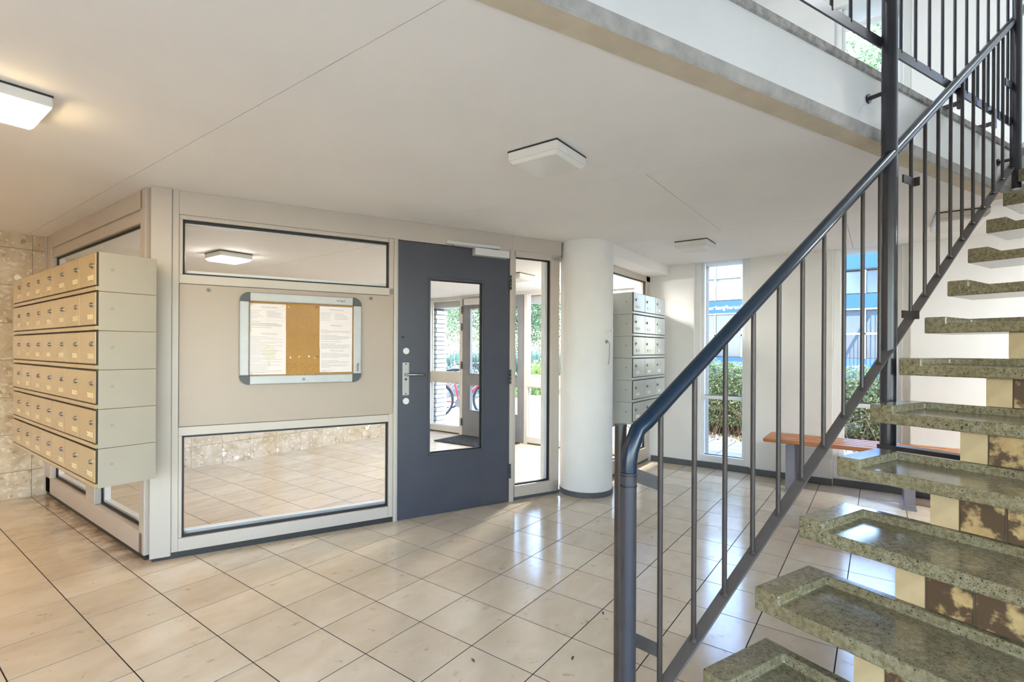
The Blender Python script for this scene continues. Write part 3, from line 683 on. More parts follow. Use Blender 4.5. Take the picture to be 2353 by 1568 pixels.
# ================================================================== NOTICE BOARD
NB0, NB1, NZ0, NZ1 = .078, .817, 1.012, 1.59
no = P1(NB0, FT-.004, NZ0); nb = thing('notice_board', 'aluminium framed cork notice board with charcoal corners on the white panel', 'notice board', no, A1)
w_, h_ = NB1-NB0, NZ1-NZ0; rr = .056
MB().box(.02, w_-.02, -.012, 0, .02, h_-.02).build('cork_panel', 'cork', nb)
def rail(x0, x1, z0, z1): return MB().box(x0, x1, -.03, 0, z0, z1).build('frame_rail', 'alu', nb, bev=.006)
rail(rr, w_-rr, h_-rr*1.02, h_); rl = rail(rr, w_-rr, 0, rr*1.02); rail(0, rr*.96, rr, h_-rr); rail(w_-rr*.96, w_, rr, h_-rr)
for sx, sz, c in ((0, 0, 2), (1, 0, 3), (1, 1, 0), (0, 1, 1)):
    ox, oz = (w_-rr if sx else rr), (h_-rr if sz else rr)
    pr = [(ox, oz)]+[(ox+rr*math.cos(c*PI/2+q*PI/2/10), oz+rr*math.sin(c*PI/2+q*PI/2/10)) for q in range(11)]
    n_ = len(pr); m_ = MB().add([(x, -.031, z) for x, z in pr]+[(x, 0, z) for x, z in pr], [tuple(range(n_)), tuple(range(2*n_-1, n_-1, -1))]+[(i, n_+i, n_+(i+1) % n_, (i+1) % n_) for i in range(n_)])
    m_.build('corner_cap', 'corner', nb)
MB().cyl((w_*.5, -.03, .028), (w_*.5, -.036, .028), .009, 18).build('lock', 'lock_metal', nb, smooth=True)
lg = MB(); random.seed(3)
for q in range(9): lg.box(w_-.165+q*.006, w_-.165+q*.006+.0045, -.0306, -.0300, h_-.028-random.uniform(.002, .006), h_-.028+random.uniform(-.001, .004))
lg.build('maker_mark', 'plinth_dark', nb)
lg = MB()
for q in range(8): lg.box(w_-.028-random.uniform(0, .006), w_-.02+random.uniform(0, .004), -.0306, -.0300, .075+q*.007, .075+q*.007+.004)
lg.build('maker_mark', 'plinth_dark', nb)
MB().box(rr*.9, w_-rr*.9, -.0235, -.0215, rr*.9, h_-rr*.9).build('pane', 'acrylic', nb)
def sheet(label, s0, s1, z0, z1, style, tt=-.0130):
    o = P1(s0, FT-.004+tt, z0); t = thing('paper_sheet', label, 'paper', o, A1, 'sheets on the notice board')
    W_, H_ = s1-s0, z1-z0
    MB().box(0, W_, -.0006, 0, 0, H_).build('sheet', 'paper', t)
    pr = MB(); y = -.00085
    def words(x0, x1, z, hh=.0022, fill=1.0):
        x = x0; end = x0+(x1-x0)*fill
        while x < end-.004:
            ww = min(random.uniform(.004, .014), end-x); pr.add([(x, y, z), (x+ww, y, z), (x+ww, y, z+hh), (x, y, z+hh)], [(0, 1, 2, 3)]); x += ww+.0018
    def rule(x0, x1, z, th=.0005): pr.add([(x0, y, z), (x1, y, z), (x1, y, z+th), (x0, y, z+th)], [(0, 1, 2, 3)])
    def head(txt, z, size, mat):
        o_ = share('heading', text_mesh(txt, size, mat, .0, .0001), t, (W_*.52, y-.0001, z), (PI/2, 0, 0)); return o_
    if style in ('A', 'C'):
        head('VVE Informatie', H_-.022, .0155, 'ink_green')
        for q in range(5): words(.006, W_*.42, H_-.047-q*.0115, fill=random.uniform(.45, .95))
        for q in range(5): words(W_*.47, W_-.012, H_-.050-q*.0085, fill=random.uniform(.75, 1) if q else .5)
        pr.add([(W_*.445, y, H_-.1), (W_*.447, y, H_-.1), (W_*.447, y, H_-.04), (W_*.445, y, H_-.04)], [(0, 1, 2, 3)])
        rule(.006, W_-.008, H_-.106); rule(.006, W_-.008, H_-.040)
    if style == 'A':
        words(.006, W_*.5, H_-.114, fill=.5)
        for q in range(3): words(.006, W_-.016, H_-.126-q*.0075, .003, fill=random.uniform(.8, 1))
        words(.006, W_*.6, H_-.152)
    elif style == 'B':
        head('VVE Informatie', H_-.026, .0155, 'ink_green')
        z = H_-.045
        for q in range(27):
            words(.008, W_-.014, z, .0016, fill=random.choice((.3, .5, .6, .75, .9, .97))); z -= .0082 if q not in (14, 19) else .013
        words(.008, W_*.45, .012, .0016)
    elif style == 'C':
        head('MEDEDELING', H_-.128, .0125, 'ink_red')
        z = H_-.158
        for q, fl_ in enumerate((.2, 1, .97, .3, 0, .55, .95, 1, .9, .7, 0, .7, 0, .5, 1, .95, 1, .85, .98)):
            if fl_: words(.009, W_-.012, z, .0022, fl_)
            z -= .0072
    elif style == 'D':
        head('VVE Informatie', H_-.014, .0145, 'ink_green')
        z = H_-.032
        for q, fl_ in enumerate((.55, .95, 1, .97, .6, 0, 0, .6, 1, .9, .2, .95, .9, .3, 0, 0, .4, .2)):
            if fl_: words(.009, W_-.012, z, .002, fl_)
            z -= .0072
    pr.build('print', 'ink', t)
    if style == 'B':
        tr = MB(); c = (W_*.52, H_*.50)
        tr.add([(c[0]+math.cos(a)*.045*(1+.18*math.sin(5*a)), y+.0001, c[1]+math.sin(a)*.04*(1+.15*math.cos(7*a))) for a in [q*2*PI/28 for q in range(28)]], [tuple(range(28))])
        tr.add([(c[0]-.006, y+.0001, .05), (c[0]+.008, y+.0001, .05), (c[0]+.004, y+.0001, c[1]-.03), (c[0]-.003, y+.0001, c[1]-.03)], [(0, 1, 2, 3)])
        tr.build('tree_print', 'ink_tree', t)
    return t
random.seed(11)
sheet('left upper notice sheet, half covered by the sheet below it', .136, .341, 1.33, 1.522, 'A')
sheet('left lower notice sheet with a faint tree print', .135, .342, 1.074, 1.358, 'B', -.0140)
sheet('right upper notice sheet with a small red heading', .546, .757, 1.235, 1.522, 'C')
sheet('right lower notice sheet partly tucked below the red-headed sheet', .548, .756, 1.082, 1.24, 'D', -.0140)
def pin(label, mat, s, z):
    t = thing('push_pin', label, 'push pin', P1(s, FT-.004-.012, z), A1, 'push pins in the cork')
    MB().cyl((0, 0, 0), (0, -.004, 0), .0025, 8).build('shank', 'chrome', t)
    MB().cyl((0, -.003, 0), (0, -.009, 0), .0055, 14, .0045).build('head', mat, t, smooth=True)
for lab, mat, s, z in (('yellow push pin at the top of the bare cork beside the left sheet', 'pin_yellow', .357, 1.508), ('red push pin at the top right of the bare cork', 'pin_red', .528, 1.515),
                       ('left white push pin in the lower cork', 'pin_white', .369, 1.181), ('upper yellow push pin between the two white pins', 'pin_yellow', .421, 1.187),
                       ('right white push pin in the lower cork', 'pin_white', .481, 1.188), ('lower yellow push pin beside the teal pin', 'pin_yellow', .517, 1.178), ('teal push pin beside the right hand sheets', 'pin_teal', .533, 1.186)):
    pin(lab, mat, s, z)
for lab, s, z in (('yellow push pin in the top left corner of the left upper sheet', .144, 1.515), ('yellow push pin in the top right corner of the left upper sheet', .325, 1.513),
                  ('yellow push pin at the left joint of the two left sheets', .142, 1.351), ('yellow push pin in the bottom left corner of the left lower sheet', .144, 1.08)):
    pin(lab, 'pin_yellow', s, z)
for lab, s, z in (('round chrome panel lock at the top left of the white panel', -.087, 1.59), ('round chrome panel lock at the top right of the white panel', .887, 1.593)):
    t = thing('panel_lock', lab, 'lock', P1(s, FT-.004, z), A1, 'panel locks')
    MB().cyl((0, 0, 0), (0, -.006, 0), .0115, 20).build('collar', 'lock_metal', t, smooth=True); MB().box(-.0015, .0015, -.0066, -.006, -.006, .006).build('keyway', 'gasket', t)

# ================================================================== STAIRCASE
N = 13; G, RS = .2407, .1735; SF0, ZF0 = 1.194-G, .3455-RS
TE, TWID = .926, 1.2
stc = thing('staircase', 'open staircase of green terrazzo treads on a narrow brick spine', 'staircase', P2(SF0, TE-TWID/2), A2)
def tread_mesh():
    ss = [0, .264, .30]; ts = [TWID/2, TWID/2-.077, -TWID/2+.077, -TWID/2]; dz = .027; th = .069
    H_ = lambda i, j: -dz if (i == 0 and j == 1) else 0
    vs = []; fs = []
    bm = bmesh.new()
    def q(*p): bm.faces.new([bm.verts.new(x) for x in p])
    for i in range(2):
        for j in range(3):
            a, b, c, d = ss[i], ss[i+1], ts[j], ts[j+1]; z = H_(i, j)
            q((a, c, z), (b, c, z), (b, d, z), (a, d, z)); q((a, c, -th), (a, d, -th), (b, d, -th), (b, c, -th))
            for (nx, p0, p1) in (((i+1, j), (b, c), (b, d)), ((i-1, j), (a, d), (a, c)), ((i, j-1), (a, c), (b, c)), ((i, j+1), (b, d), (a, d))):
                out = not (0 <= nx[0] < 2 and 0 <= nx[1] < 3)
                if out:
                    q((*p0, z), (*p1, z), (*p1, -dz), (*p0, -dz)) if z > -dz else None
                    q((*p0, -dz), (*p1, -dz), (*p1, -th), (*p0, -th))
                elif H_(*nx) < z: q((*p0, z), (*p1, z), (*p1, -dz), (*p0, -dz))
    bmesh.ops.remove_doubles(bm, verts=bm.verts, dist=1e-5); bmesh.ops.recalc_face_normals(bm, faces=bm.faces)
    me = bpy.data.meshes.new('tread'); bm.to_mesh(me); bm.free(); me.materials.append(M['terrazzo']); return me
tm = tread_mesh()
for k in range(N):
    share('tread', tm, stc, (k*G, 0, ZF0+k*RS), mods=.005)
ET = .671-(TE-TWID/2); ED = .16-(TE-TWID/2); RIN = .045
core = MB()
for k in range(N): core.box(k*G+RIN+.006, (k+1)*G+RIN+.006+(.3 if k == N-1 else 0), ED, ET-.002, 0, ZF0+k*RS-.069)
core = core.build('brick_spine', 'core', stc)
def brick_me(wd, h, mat): return MB().box(0, .05, -wd/2+.004, wd/2-.004, -h/2, h/2).mesh('brick', M[mat])
hgap = RS-.069
bplain, bbrown = brick_me(.078, hgap-.002, 'brick_plain'), brick_me(.106, hgap-.008, 'brick_brown')
for k in range(N):
    zc = ZF0+k*RS-.069-hgap/2 if k else (ZF0-.069)/2
    if k == 0: continue
    share('brick', bplain, core, (k*G+RIN, ET-.036, zc), (0, 0, random.uniform(-.01, .01)))
    y = ET-.072-.053
    for q in range(5):
        if y-.05 < ED: break
        share('brick', bbrown, core, (k*G+RIN, y, zc-.0015)); y -= .106

# ---- railing on the open side of the stairs
RT = .985
rl_o = P3(.955, RT); rail_ = thing('stair_railing', 'dark steel stair railing with navy handrail along the terrazzo treads', 'railing', rl_o, A3)
L3 = lambda s, z, t=0: (s-.955, t, z)
HZ = lambda s: 1.006+.7205*(s-.967)
BZ = lambda s: .39+.7125*(s-1.2165)
pts = [L3(.955, 0), L3(.955, .5), L3(.955, .93)]
for q in range(1, 9):
    a = q/8; s = .955+.06*a*a; z = .93+.075*a+(.0) ; pts.append(L3(s, z if q < 8 else HZ(1.015)))
bend = [L3(.955, .915), L3(.9565, .945), L3(.962, .972), L3(.972, .993), L3(.988, HZ(.988)+.004), L3(1.02, HZ(1.02))]
MB().tube([L3(.955, 0), L3(.955, .914)], .0215, 20).build('newel_tube', 'steel', rail_, smooth=True)
MB().tube(bend+[L3(s, HZ(s)) for s in (1.2, 1.8, 2.5, 3.2, 4.0, 4.35)], .0215, 20).build('handrail', 'rail_blue', rail_, smooth=True)
for z in (.878, .906): MB().cyl(L3(.955, z), L3(.955, z+.004), .0225, 20).build('joint_ring', 'gasket', rail_)
MB().tube([L3(.978, 0, .055), L3(.978, 1.03, .055)], .0165, 16).build('support_tube', 'steel_brown', rail_, smooth=True)
MB().tube([L3(.978, 1.028, .055), L3(.978, 1.034, .055)], .0175, 16).build('tube_cap', 'steel', rail_, smooth=True)
b = MB(); sa, sb = 1.02, 4.35; wd = .02; th = .008
b.add([L3(sa, BZ(sa), -wd), L3(sb, BZ(sb), -wd), L3(sb, BZ(sb), wd), L3(sa, BZ(sa), wd), L3(sa, BZ(sa)-th, -wd), L3(sb, BZ(sb)-th, -wd), L3(sb, BZ(sb)-th, wd), L3(sa, BZ(sa)-th, wd)],
      [(0, 1, 2, 3), (7, 6, 5, 4), (0, 4, 5, 1), (1, 5, 6, 2), (2, 6, 7, 3), (3, 7, 4, 0)])
b.build('stringer_bar', 'steel_bar', rail_, bev=.0015)
bl = MB().cyl((0, 0, 0), (0, 0, HZ(2)-BZ(2)-.018), .0075, 12).mesh('baluster', M['steel_brown'], True)
wme = MB().cyl((0, 0, -.002), (0, 0, .006), .013, 10, .008).mesh('weld', M['steel_brown'], True)
for i in range(-1, 23):
    s = 1.2165+i*.1407
    share('baluster', bl, rail_, L3(s, BZ(s)+.0 if i >= 0 else BZ(s)-.0, 0)); share('weld', wme, rail_, L3(s, BZ(s)))
for z0, z1 in ((.905, .866), (.452, .40)):
    m_ = MB(); a, c = (.985, .04), (1.076, .0)
    m_.add([L3(a[0], z0+.018, a[1]), L3(c[0], z1+.02, c[1]), L3(c[0], z1-.02, c[1]), L3(a[0], z0-.02, a[1])]+[L3(a[0], z0+.018, a[1]+.006), L3(c[0], z1+.02, c[1]+.006), L3(c[0], z1-.02, c[1]+.006), L3(a[0], z0-.02, a[1]+.006)],
           [(0, 1, 2, 3), (7, 6, 5, 4), (0, 4, 5, 1), (1, 5, 6, 2), (2, 6, 7, 3), (3, 7, 4, 0)])
    m_.build('strap', 'steel_brown', rail_)

# ---- tall posts and the landing guard
def post(label, s, zb, zt, arm, r=.029):
    t = thing('support_post', label, 'post', P1(s, 1.043, zb), A1, 'tall posts of the stairwell')
    MB().cyl((0, 0, 0), (0, 0, zt-zb), r, 28).build('pole', 'post_blue', t, smooth=True)
    MB().cyl((-.012, .02, 2.33-zb), (-.012, .078, 2.33-zb), .009, 12).build('wall_pin', 'steel', t, smooth=True)
    MB().cyl((-.012, .07, 2.33-zb), (-.012, .0765, 2.33-zb), .02, 14).build('pin_plate', 'steel', t)
    if arm: MB().box(-.03, .03, -.375, .029, -.036, .0).build('cantilever_arm', 'steel', t, bev=.002)
    return t
pA = post('tall slate steel post rising past the slab edge beside the strip window', 2.42, .85, 4.4, True)
pB = post('slate steel post at the far right edge of the stairwell', 3.87, 2.16, 4.4, False, .021)
for z in (1.96, 1.395):       # straps between post and balusters
    m_ = MB().box(.025, .125, -.042, -.036, z-.85-.016, z-.85+.016); m_.box(.119, .125, -.06, -.036, z-.85-.018, z-.85+.018); m_.build('strap', 'steel_brown', pA)
m_ = MB().box(-.12, -.02, .012, .018, 2.74-.85-.02, 2.74-.85+.02).build('strap', 'steel', pA)
m_ = MB().box(-.12, -.02, .012, .018, 2.74-2.16-.02, 2.74-2.16+.02).build('strap', 'steel', pB)
GT = 1.078; gz = 2.555
gd = thing('landing_guard', 'dark steel guard rail with thin balusters along the upper landing edge', 'railing', P1(0, GT, UF), A1)
MB().box(-.4, 4.05, -.004, .004, gz-UF-.022, gz-UF+.022).build('bottom_bar', 'steel', gd, bev=.001)
gbl = MB().cyl((0, 0, gz-UF+.01), (0, 0, 3.37-UF), .0068, 10).mesh('baluster', M['steel'], True)
for i in range(32): share('baluster', gbl, gd, (-.33+i*.1395, 0, 0))
MB().tube([(-.4, 0, 3.38-UF), (4.05, 0, 3.38-UF)], .021, 16).build('top_rail', 'rail_blue', gd, smooth=True)
for s in (.3, 3.18, 3.62):
    MB().box(s-.012, s+.012, -.02, .16, .0, .016).build('foot_arm', 'steel', gd); MB().box(s-.012, s+.012, -.02, -.004, -.02, gz-UF).build('foot_leg', 'steel', gd)

# ================================================================== BENCH
bn = thing('bench', 'slatted wooden bench on grey steel legs against the window wall', 'bench', (5.18, 0, 0))
for q in range(5): MB().box(-.225+q*.09, -.225+q*.09+.068, -.86, .845, .425, .46).build('slat', 'wood', bn, bev=.008)
for yl in (.635, -.19, ):
    l_ = MB(); l_.box(-.18, .18, yl-.03, yl+.03, .405, .425)
    l_.build('cross_bar', 'bench_leg', bn)
    l_ = MB(); l_.box(-.185, -.175, yl-.035, yl+.035, .012, .41); l_.box(-.175, -.115, yl-.004, yl+.004, .012, .41); l_.box(-.115, -.105, yl-.035, yl+.035, .012, .41)
    l_.build('leg', 'bench_leg', bn)
    l_ = MB(); l_.box(.105, .115, yl-.035, yl+.035, .012, .41); l_.box(.115, .175, yl-.004, yl+.004, .012, .41); l_.box(.175, .185, yl-.035, yl+.035, .012, .41)
    l_.build('leg', 'bench_leg', bn)
    MB().box(-.205, .215, yl-.045, yl+.045, 0, .014).build('foot_plate', 'bench_leg', bn, bev=.002)

# ================================================================== DOOR MAT in the vestibule
mt = thing('door_mat', 'black rubber ring mat on the floor inside the outer door', 'door mat', (5.12, 4.33, 0))
mm = MB()
mm.box(-.29, .27, -.51, -.49, .001, .014); mm.box(-.29, .27, .49, .51, .001, .014); mm.box(-.29, -.275, -.49, .49, .001, .014); mm.box(.255, .27, -.49, .49, .001, .014)
mm.build('border', 'rubber', mt)
mm = MB()
for i in range(11):
    for j in range(20):
        cx_, cy_ = -.25+i*.05+(.025 if j % 2 else 0), -.475+j*.05
        if cx_ > .25: continue
        r0 = [(cx_+.027*math.cos(a), cy_+.027*math.sin(a)) for a in [q*PI/4 for q in range(8)]]; r1 = [(cx_+.016*math.cos(a), cy_+.016*math.sin(a)) for a in [q*PI/4 for q in range(8)]]
        mm.add([(x, y, .014) for x, y in r0]+[(x, y, .014) for x, y in r1]+[(x, y, .001) for x, y in r0]+[(x, y, .001) for x, y in r1],
               [(q, (q+1) % 8, 8+(q+1) % 8, 8+q) for q in range(8)]+[(16+q, 16+(q+1) % 8, (q+1) % 8, q) for q in range(8)]+[(8+q, 8+(q+1) % 8, 24+(q+1) % 8, 24+q) for q in range(8)])
tag(mm.build('ring_web', 'rubber', mt), kind='stuff')

# a few dead leaves on the floor
for lab, x, y, a in (('curled dead leaf on the tiles left of the newel', 2.157, 1.045, .4), ('small brown leaf scrap in the middle of the tiled floor', 1.52, 1.30, 1.2), ('tiny brown leaf scrap near the bottom of the picture', 1.36, 1.15, 2.2), ('dark leaf scrap on the tiles nearest the newel', 1.77, .99, .2)):
    l_ = MB(); l_.add([(-.014, 0, .002), (-.004, .004, .006), (.008, .003, .005), (.016, 0, .002), (.008, -.003, .004), (-.004, -.004, .005)], [(0, 1, 2, 3, 4, 5)])
    l_.add([(-.014, 0, .001), (-.004, .004, .005), (.008, .003, .004), (.016, 0, .001), (.008, -.003, .003), (-.004, -.004, .004)], [(5, 4, 3, 2, 1, 0)])
    tag(l_.build('dead_leaf', 'bark', None, (x, y, 0), a), lab, 'leaf', 'leaf scraps on the floor')

# ================================================================== OUTSIDE
gz0 = -.08
gr = MB().box(-40, 60, -40, 60, gz0-.1, gz0).build('ground', 'gravel'); tag(gr, kind='structure')
pv = MB().box(XR+.3, 7.75, -3.2, 2.3, gz0-.02, gz0+.004).build('paving', 'soil'); tag(pv, kind='structure')
pme = MB().box(-.146, .146, -.146, .146, -.02, .02).mesh('paver', M['paver'])
for i in range(6):
    for j in range(18): share('paver', pme, pv, (XR+.52+i*.3, -3.0+j*.3, gz0+.002))

def leaf_cloud(n, sampler, size, droop=.3, seed=0, aspect=.5):
    rnd = random.Random(seed); vs = []; fs = []
    for _ in range(n):
        c = Vector(sampler(rnd)); d = Vector((rnd.gauss(0, 1), rnd.gauss(0, 1), rnd.gauss(0, 1)-droop)).normalized(); u = Vector((rnd.gauss(0, 1), rnd.gauss(0, 1), rnd.gauss(0, 1))).cross(d).normalized()
        L_ = size*rnd.uniform(.6, 1.3); k = len(vs)
        vs += [c-d*L_*.5, c+u*L_*aspect*.5, c+d*L_*.5, c-u*L_*aspect*.5]; fs.append((k, k+1, k+2, k+3))
    m_ = MB(); m_.v = vs; m_.f = fs; return m_
def raw_build(m_, name, mat, parent):
    me = bpy.data.meshes.new(name); me.from_pydata([tuple(v) for v in m_.v], [], m_.f); me.materials.append(M[mat]); me.update()
    o = bpy.data.objects.new(name, me); COL.objects.link(o); o.parent = parent; return o
def hedge(label, x, y0, y1, seed, h=1.14, dpt=.9, n=16000):
    t = thing('hedge', label, 'hedge', (x, (y0+y1)/2, gz0), 0, 'hedges outside the strip windows'); L_ = y1-y0
    def sm(r):
        z = h*(r.random()**.62); q = dpt/2*(.72+.28*math.sin(z/h*PI*.9)); fx = r.choice((-1, -1, 1, 0))
        xx = -q+abs(r.gauss(0, .07)) if fx == -1 else (q-abs(r.gauss(0, .1)) if fx == 1 else r.uniform(-q, q))
        yy = r.uniform(-L_/2, L_/2); top = .06*math.sin(yy*5+seed)+.04*math.sin(yy*13)
        return (xx+r.gauss(0, .02), yy, max(.16+.1*r.random(), z+top*z/h))
    def smlow(r):
        p_ = sm(r); return p_
    raw_build(leaf_cloud(n, sm, .05, seed=seed, aspect=.45), 'foliage', 'leaf_hedge', t)
    st_ = MB(); rn = random.Random(seed+1)
    for _ in range(int(150*L_)):
        p0 = Vector((rn.uniform(-dpt*.42, .1), rn.uniform(-L_/2, L_/2), 0)); p1 = p0+Vector((rn.uniform(-.2, .1), rn.gauss(0, .16), rn.uniform(.25, .55)))
        p2 = p1+Vector((rn.uniform(-.06, .06), rn.gauss(0, .15), rn.uniform(.0, .22))); p1.x = max(p1.x, -dpt*.5); st_.tube([p0, p1, p2], .0045, 4)
    raw_build(st_, 'stems', 'twig', t)
    co = MB().box(-.1, dpt*.4, -L_/2+.02, L_/2-.02, 0, h*.8).build('dense_core', 'bark', t); return t
hedge('dense green hedge outside the strip window left of the bench', 8.5, 1.35, 3.1, 1)
hedge('dense green hedge outside the strip window behind the bench', 8.5, -1.7, .9, 2)
litter = leaf_cloud(900, lambda r: (r.uniform(-.35, .3), r.uniform(-3, 3), r.uniform(0, .03)), .05, seed=9)
t = thing('leaf_litter', 'dry brown leaf litter along the foot of the hedges', 'leaf litter', (7.95, .7, gz0+.01)); tag(t, kind='stuff')
tag(raw_build(litter, 'leaves', 'twig', t), kind='stuff')

def at(x, depth): # ground point under pixel column x at a given depth
    r = (x-1176.5)/F_PX; p = Fv*depth+Rv*r*depth; return p.x, p.y
def bush(name, label, cat, x, y, rx, ry, h, mat, n, size, seed, aspect=.5, group=None):
    t = thing(name, label, cat, (x, y, gz0), 0, group)
    def sm(r):
        while True:
            p = Vector((r.uniform(-1, 1), r.uniform(-1, 1), r.uniform(-.1, 1)))
            l_ = p.length
            if .55 < l_ < 1: return (p.x*rx*(1+.15*math.sin(p.y*9)), p.y*ry, max(.02, p.z*h*(1+.1*math.sin(p.x*8))))
    raw_build(leaf_cloud(n, sm, size, seed=seed, aspect=aspect), 'foliage', mat, t)
    rn = random.Random(seed); st_ = MB()
    for _ in range(10): st_.tube([(rn.uniform(-.15, .15)*rx, rn.uniform(-.15, .15)*ry, 0), (rn.uniform(-.6, .6)*rx, rn.uniform(-.6, .6)*ry, h*rn.uniform(.5, .8))], .012, 5)
    raw_build(st_, 'stems', 'bark', t); return t
sides = ['far left', 'left', 'middle', 'right', 'far right']
for k, (px_, mat, lab) in enumerate(((1000, 'leaf_grey', 'low silvery shrub outside behind the rear wheel of the red bicycle'), (1065, 'leaf_grey', 'low silvery shrub outside behind the bicycle handlebars'),
                                  (1150, 'leaf_shrub', 'low yellow-green shrub outside behind the outer door'), (1240, 'leaf_shrub', 'low yellow-green shrub beyond the gravel, seen through the sidelight'))):
    x, y = at(px_, 14.2+.9*(k % 2)); bush('shrub', lab, 'shrub', x, y, .62, .62, 1.0, mat, 3000, .085, 20+k, group='shrubs beyond the gravel')
def reeds(label, x, y, seed):
    t = thing('reed_clump', label, 'reeds', (x, y, gz0), 0, 'reeds behind the shrubs'); rn = random.Random(seed); m_ = MB(); vs = []; fs = []
    for _ in range(900):
        bx, by = rn.uniform(-.6, .6), rn.uniform(-.5, .5); h = rn.uniform(1.0, 1.5); a = rn.uniform(0, 2*PI); w_ = .012; k = len(vs); lx, ly = rn.gauss(0, .12), rn.gauss(0, .12)
        c_, s_ = math.cos(a)*w_, math.sin(a)*w_
        vs += [(bx-c_, by-s_, 0), (bx+c_, by+s_, 0), (bx+lx*.4+c_, by+ly*.4+s_, h*.6), (bx+lx*.4-c_, by+ly*.4-s_, h*.6), (bx+lx, by+ly, h)]; fs += [(k, k+1, k+2, k+3), (k+3, k+2, k+4)]
    m_.v = [Vector(v) for v in vs]; m_.f = fs; raw_build(m_, 'blades', 'leaf_reed', t)
for k, px_ in enumerate((975, 1060, 1140, 1220, 1290)):
    x, y = at(px_, 17.0); reeds('clump of blue-green reeds beyond the shrubs, %s one' % sides[k], x, y, 40+k)
def tree(label, x, y, h, r, seed, mat='leaf_tree', n=9000, zc=None, size=.2, group='trees outside', th=None):
    t = thing('tree', label, 'tree', (x, y, gz0), 0, group); rn = random.Random(seed); zc = zc or h*.6
    lobes = [(Vector((rn.gauss(0, .45)*r, rn.gauss(0, .45)*r, zc+rn.gauss(0, .33)*(h-zc))), r*rn.uniform(.4, .65)) for _ in range(10)]
    def sm(rr):
        c, q = rr.choice(lobes); d = Vector((rr.gauss(0, 1), rr.gauss(0, 1), rr.gauss(0, 1))).normalized(); return c+d*q*(rr.random()**.4)
    raw_build(leaf_cloud(n, sm, size, seed=seed), 'foliage', mat, t)
    tk = MB(); tk.cyl((0, 0, 0), (0, 0, zc), .16, 10, .08)
    for c, q in lobes: tk.tube([(0, 0, zc*rn.uniform(.5, .9)), tuple((c+Vector((0, 0, zc*.8)))*.5), tuple(c)], .03, 6)
    tk.build('trunk', 'bark', t, smooth=True); return t
for k, (px_, d_, h, r, lab) in enumerate(((985, 21, 8.5, 2.6, 'leafy tree seen through the left pane of the outer entrance'), (1075, 27, 9, 2.8, 'leafy tree seen through the outer door glass'),
                                  (1165, 22, 8, 2.6, 'leafy tree outside behind the outer door frame'), (1262, 26, 8.5, 3.0, 'leafy tree seen through the sidelight beside the column'))):
    x, y = at(px_, d_); tree(lab, x, y, h, r, 60+k, zc=h*.42, n=26000, size=.105, group='trees beyond the reeds')
tree('leafy tree close outside the upper strip window', 11.2, -1.2, 9.0, 2.6, 80, n=30000, zc=6.6, size=.085)

# ---- bicycles
def bicycle(label, x, y, rotz, paint_, seed, lean=.06):
    t = thing('bicycle', label, 'bicycle', (x, y, gz0), rotz, 'bicycles outside the entrance'); t.rotation_euler = (lean, 0, rotz)
    R_ = .34
    for cx_ in (0, 1.08):
        ring = [(cx_+math.cos(a)*R_, 0, R_+math.sin(a)*R_) for a in [q*2*PI/40 for q in range(40)]]
        wh = MB().tube(ring, .02, 8, True).build('wheel', 'tyre', t, smooth=True)
        MB().tube([(cx_+math.cos(a)*(R_-.025), 0, R_+math.sin(a)*(R_-.025)) for a in [q*2*PI/40 for q in range(40)]], .012, 6, True).build('rim', 'chrome', wh, smooth=True)
        sp = MB()
        for q in range(18): sp.cyl((cx_, .02*(-1)**q, R_), (cx_+math.cos(q*2*PI/18)*(R_-.03), 0, R_+math.sin(q*2*PI/18)*(R_-.03)), .0022, 5)
        sp.cyl((cx_, -.04, R_), (cx_, .04, R_), .02, 10); sp.build('spokes', 'chrome', wh)
        MB().tube([(cx_+math.cos(a)*(R_+.035), 0, R_+math.sin(a)*(R_+.035)) for a in [.3+q*2.7/16 for q in range(17)]], .018, 6).build('mudguard', 'chrome', t, smooth=True)
    bbk, st_, ht, hb, seat = (.46, 0, .29), (.36, 0, .72), (.93, 0, .86), (.96, 0, .74), (.33, 0, .92)
    fr = MB()
    for a, b, r in ((bbk, st_, .018), (bbk, hb, .024), (st_, ht, .02), (bbk, (0, 0, R_), .012), (st_, (0, 0, R_), .010), (ht, hb, .022), (hb, (1.08, 0, R_), .015)): fr.cyl(a, b, r, 10)
    fr.build('frame', paint_, t, smooth=True)
    MB().cyl(st_, seat, .013, 10).build('seat_post', 'chrome', t); sd = MB(); sd.add([(.2, -.09, .93), (.2, .09, .93), (.34, .05, .95), (.48, .02, .945), (.48, -.02, .945), (.34, -.05, .95), (.22, 0, .88), (.45, 0, .90)], [(0, 1, 2, 5), (5, 2, 3, 4), (0, 6, 1), (1, 6, 7, 3), (0, 5, 4, 7), (4, 3, 7)])
    sd.build('saddle', 'tyre', t)
    MB().tube([(.76, -.3, 1.0), (.86, -.28, 1.03), (.93, -.1, 1.05), (.915, 0, 1.03), (.93, .1, 1.05), (.86, .28, 1.03), (.76, .3, 1.0)], .011, 8).build('handlebar', 'chrome', t, smooth=True)
    for s in (-1, 1): MB().cyl((.74, .305*s, .995), (.84, .29*s, 1.022), .017, 10).build('grip', 'bark', t)
    MB().cyl(ht, (.915, 0, 1.03), .012, 8).build('stem', 'chrome', t)
    MB().prism_ax([(-.02, .36), (.2, .30), (.27, .44), (.16, .66), (-.02, .66), (-.2, .58)], -.034, -.026, 'y').build('skirt_guard', 'skirt', t)
    cr = MB(); cr.cyl((.46, -.04, .29), (.46, .04, .29), .018, 10); cr.cyl((.46, -.045, .29), (.46, -.035, .29), .09, 20); cr.cyl((.46, -.05, .29), (.56, -.06, .18), .01, 8); cr.box(.52, .62, -.13, -.05, .165, .185); cr.build('crank', 'chrome', t); return t
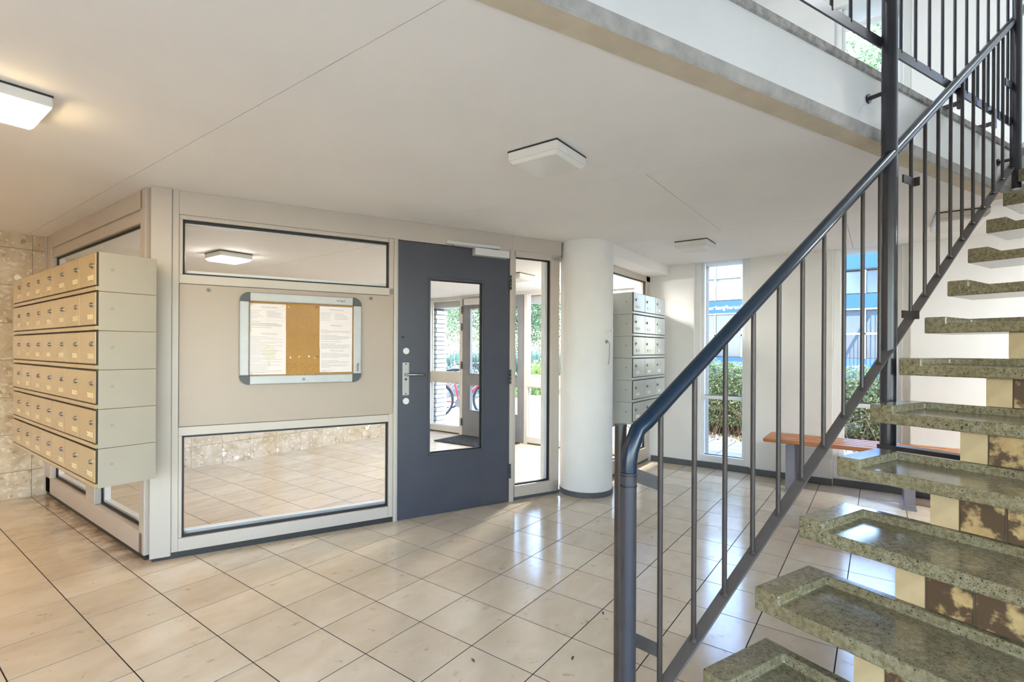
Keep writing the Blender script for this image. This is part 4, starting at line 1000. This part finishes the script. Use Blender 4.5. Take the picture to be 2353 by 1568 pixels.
x, y = at(1000, 9.6); bicycle('red bicycle with grey skirt guard outside the outer entrance glazing', x, y, -math.radians(40), 'bike_red', 1)
x, y = at(1140, 11.2); bicycle('pale bicycle facing the other way behind the red bicycle', x, y, math.radians(124), 'bike_white', 2, -.05)

# ---- building across the street
FX = 24.0
bd = thing('building', 'low white and blue building across the street with lettered blue band', 'building', (FX, 4, gz0))
def fb2(name, mat, y0, y1, z0, z1, x0=0, x1=.2): return MB((0, 4, gz0)).box(x0, x1, y0, y1, z0, z1).build(name, mat, bd)
fb2('wall', 'fac_white', -6, 12, gz0, 4.42, .15, 6); fb2('upper_wall', 'fac_white', 3, 12, 4.42, 7.5, .15, 6); fb2('roof_edge', 'gasket', -6, 3, 4.42, 4.48, -.1, 6); fb2('top_band', 'fac_blue', -6, 3, 4.48, 5.7, -.08, 5.9)
fb2('band', 'fac_blue', -6, 12, 2.93, 3.48, -.08, .2); fb2('base_band', 'fac_blue', -6, 12, gz0, .94, -.05, .2); fb2('ledge', 'fac_white', -6, 12, 2.86, 2.92, -.14, .2)
pitch = 1.12
for i in range(-8, 18):
    y0 = .16+(i*.5)*pitch*2-.75
    if y0 < -6 or y0 > 10.8: continue
    for z0, z1, glz in ((.97, 1.88, 1), (1.97, 2.84, 1), (3.52, 4.36, 0 if y0 > 2.5 else 1)):
        wn = MB((0, 4, gz0)).box(-.04, .16, y0, y0+pitch-.1, z0, z1).build('pane' if glz else 'facade_panel', 'fac_glass' if glz else 'fac_cream', bd)
    if y0 > 2.5:
        MB((0, 4, gz0)).box(-.04, .16, y0, y0+pitch-.1, 4.5, 5.35).build('facade_panel', 'fac_white', bd); MB((0, 4, gz0)).box(-.04, .16, y0, y0+pitch-.1, 5.45, 6.4).build('pane', 'fac_glass', bd)
    MB((0, 4, gz0)).box(-.09, .16, y0-.08, y0-.02, .95, 2.86).build('mullion', 'fac_white', bd); MB((0, 4, gz0)).box(-.09, .16, y0-.08, y0-.02, 3.5, 4.42 if y0 < 2.5 else 6.4).build('mullion', 'fac_white', bd)
fb2('transom_bar', 'fac_white', -6, 12, 1.88, 1.96, -.09, .16)
sign = bpy.data.objects.new('lettering', text_mesh("en lang'leren!", .25, 'letter', .0035, .01, 1.08)); COL.objects.link(sign); sign.parent = bd
sign.location = (-.1, 5.66-4, 3.17-gz0); sign.rotation_euler = (PI/2, 0, -PI/2)
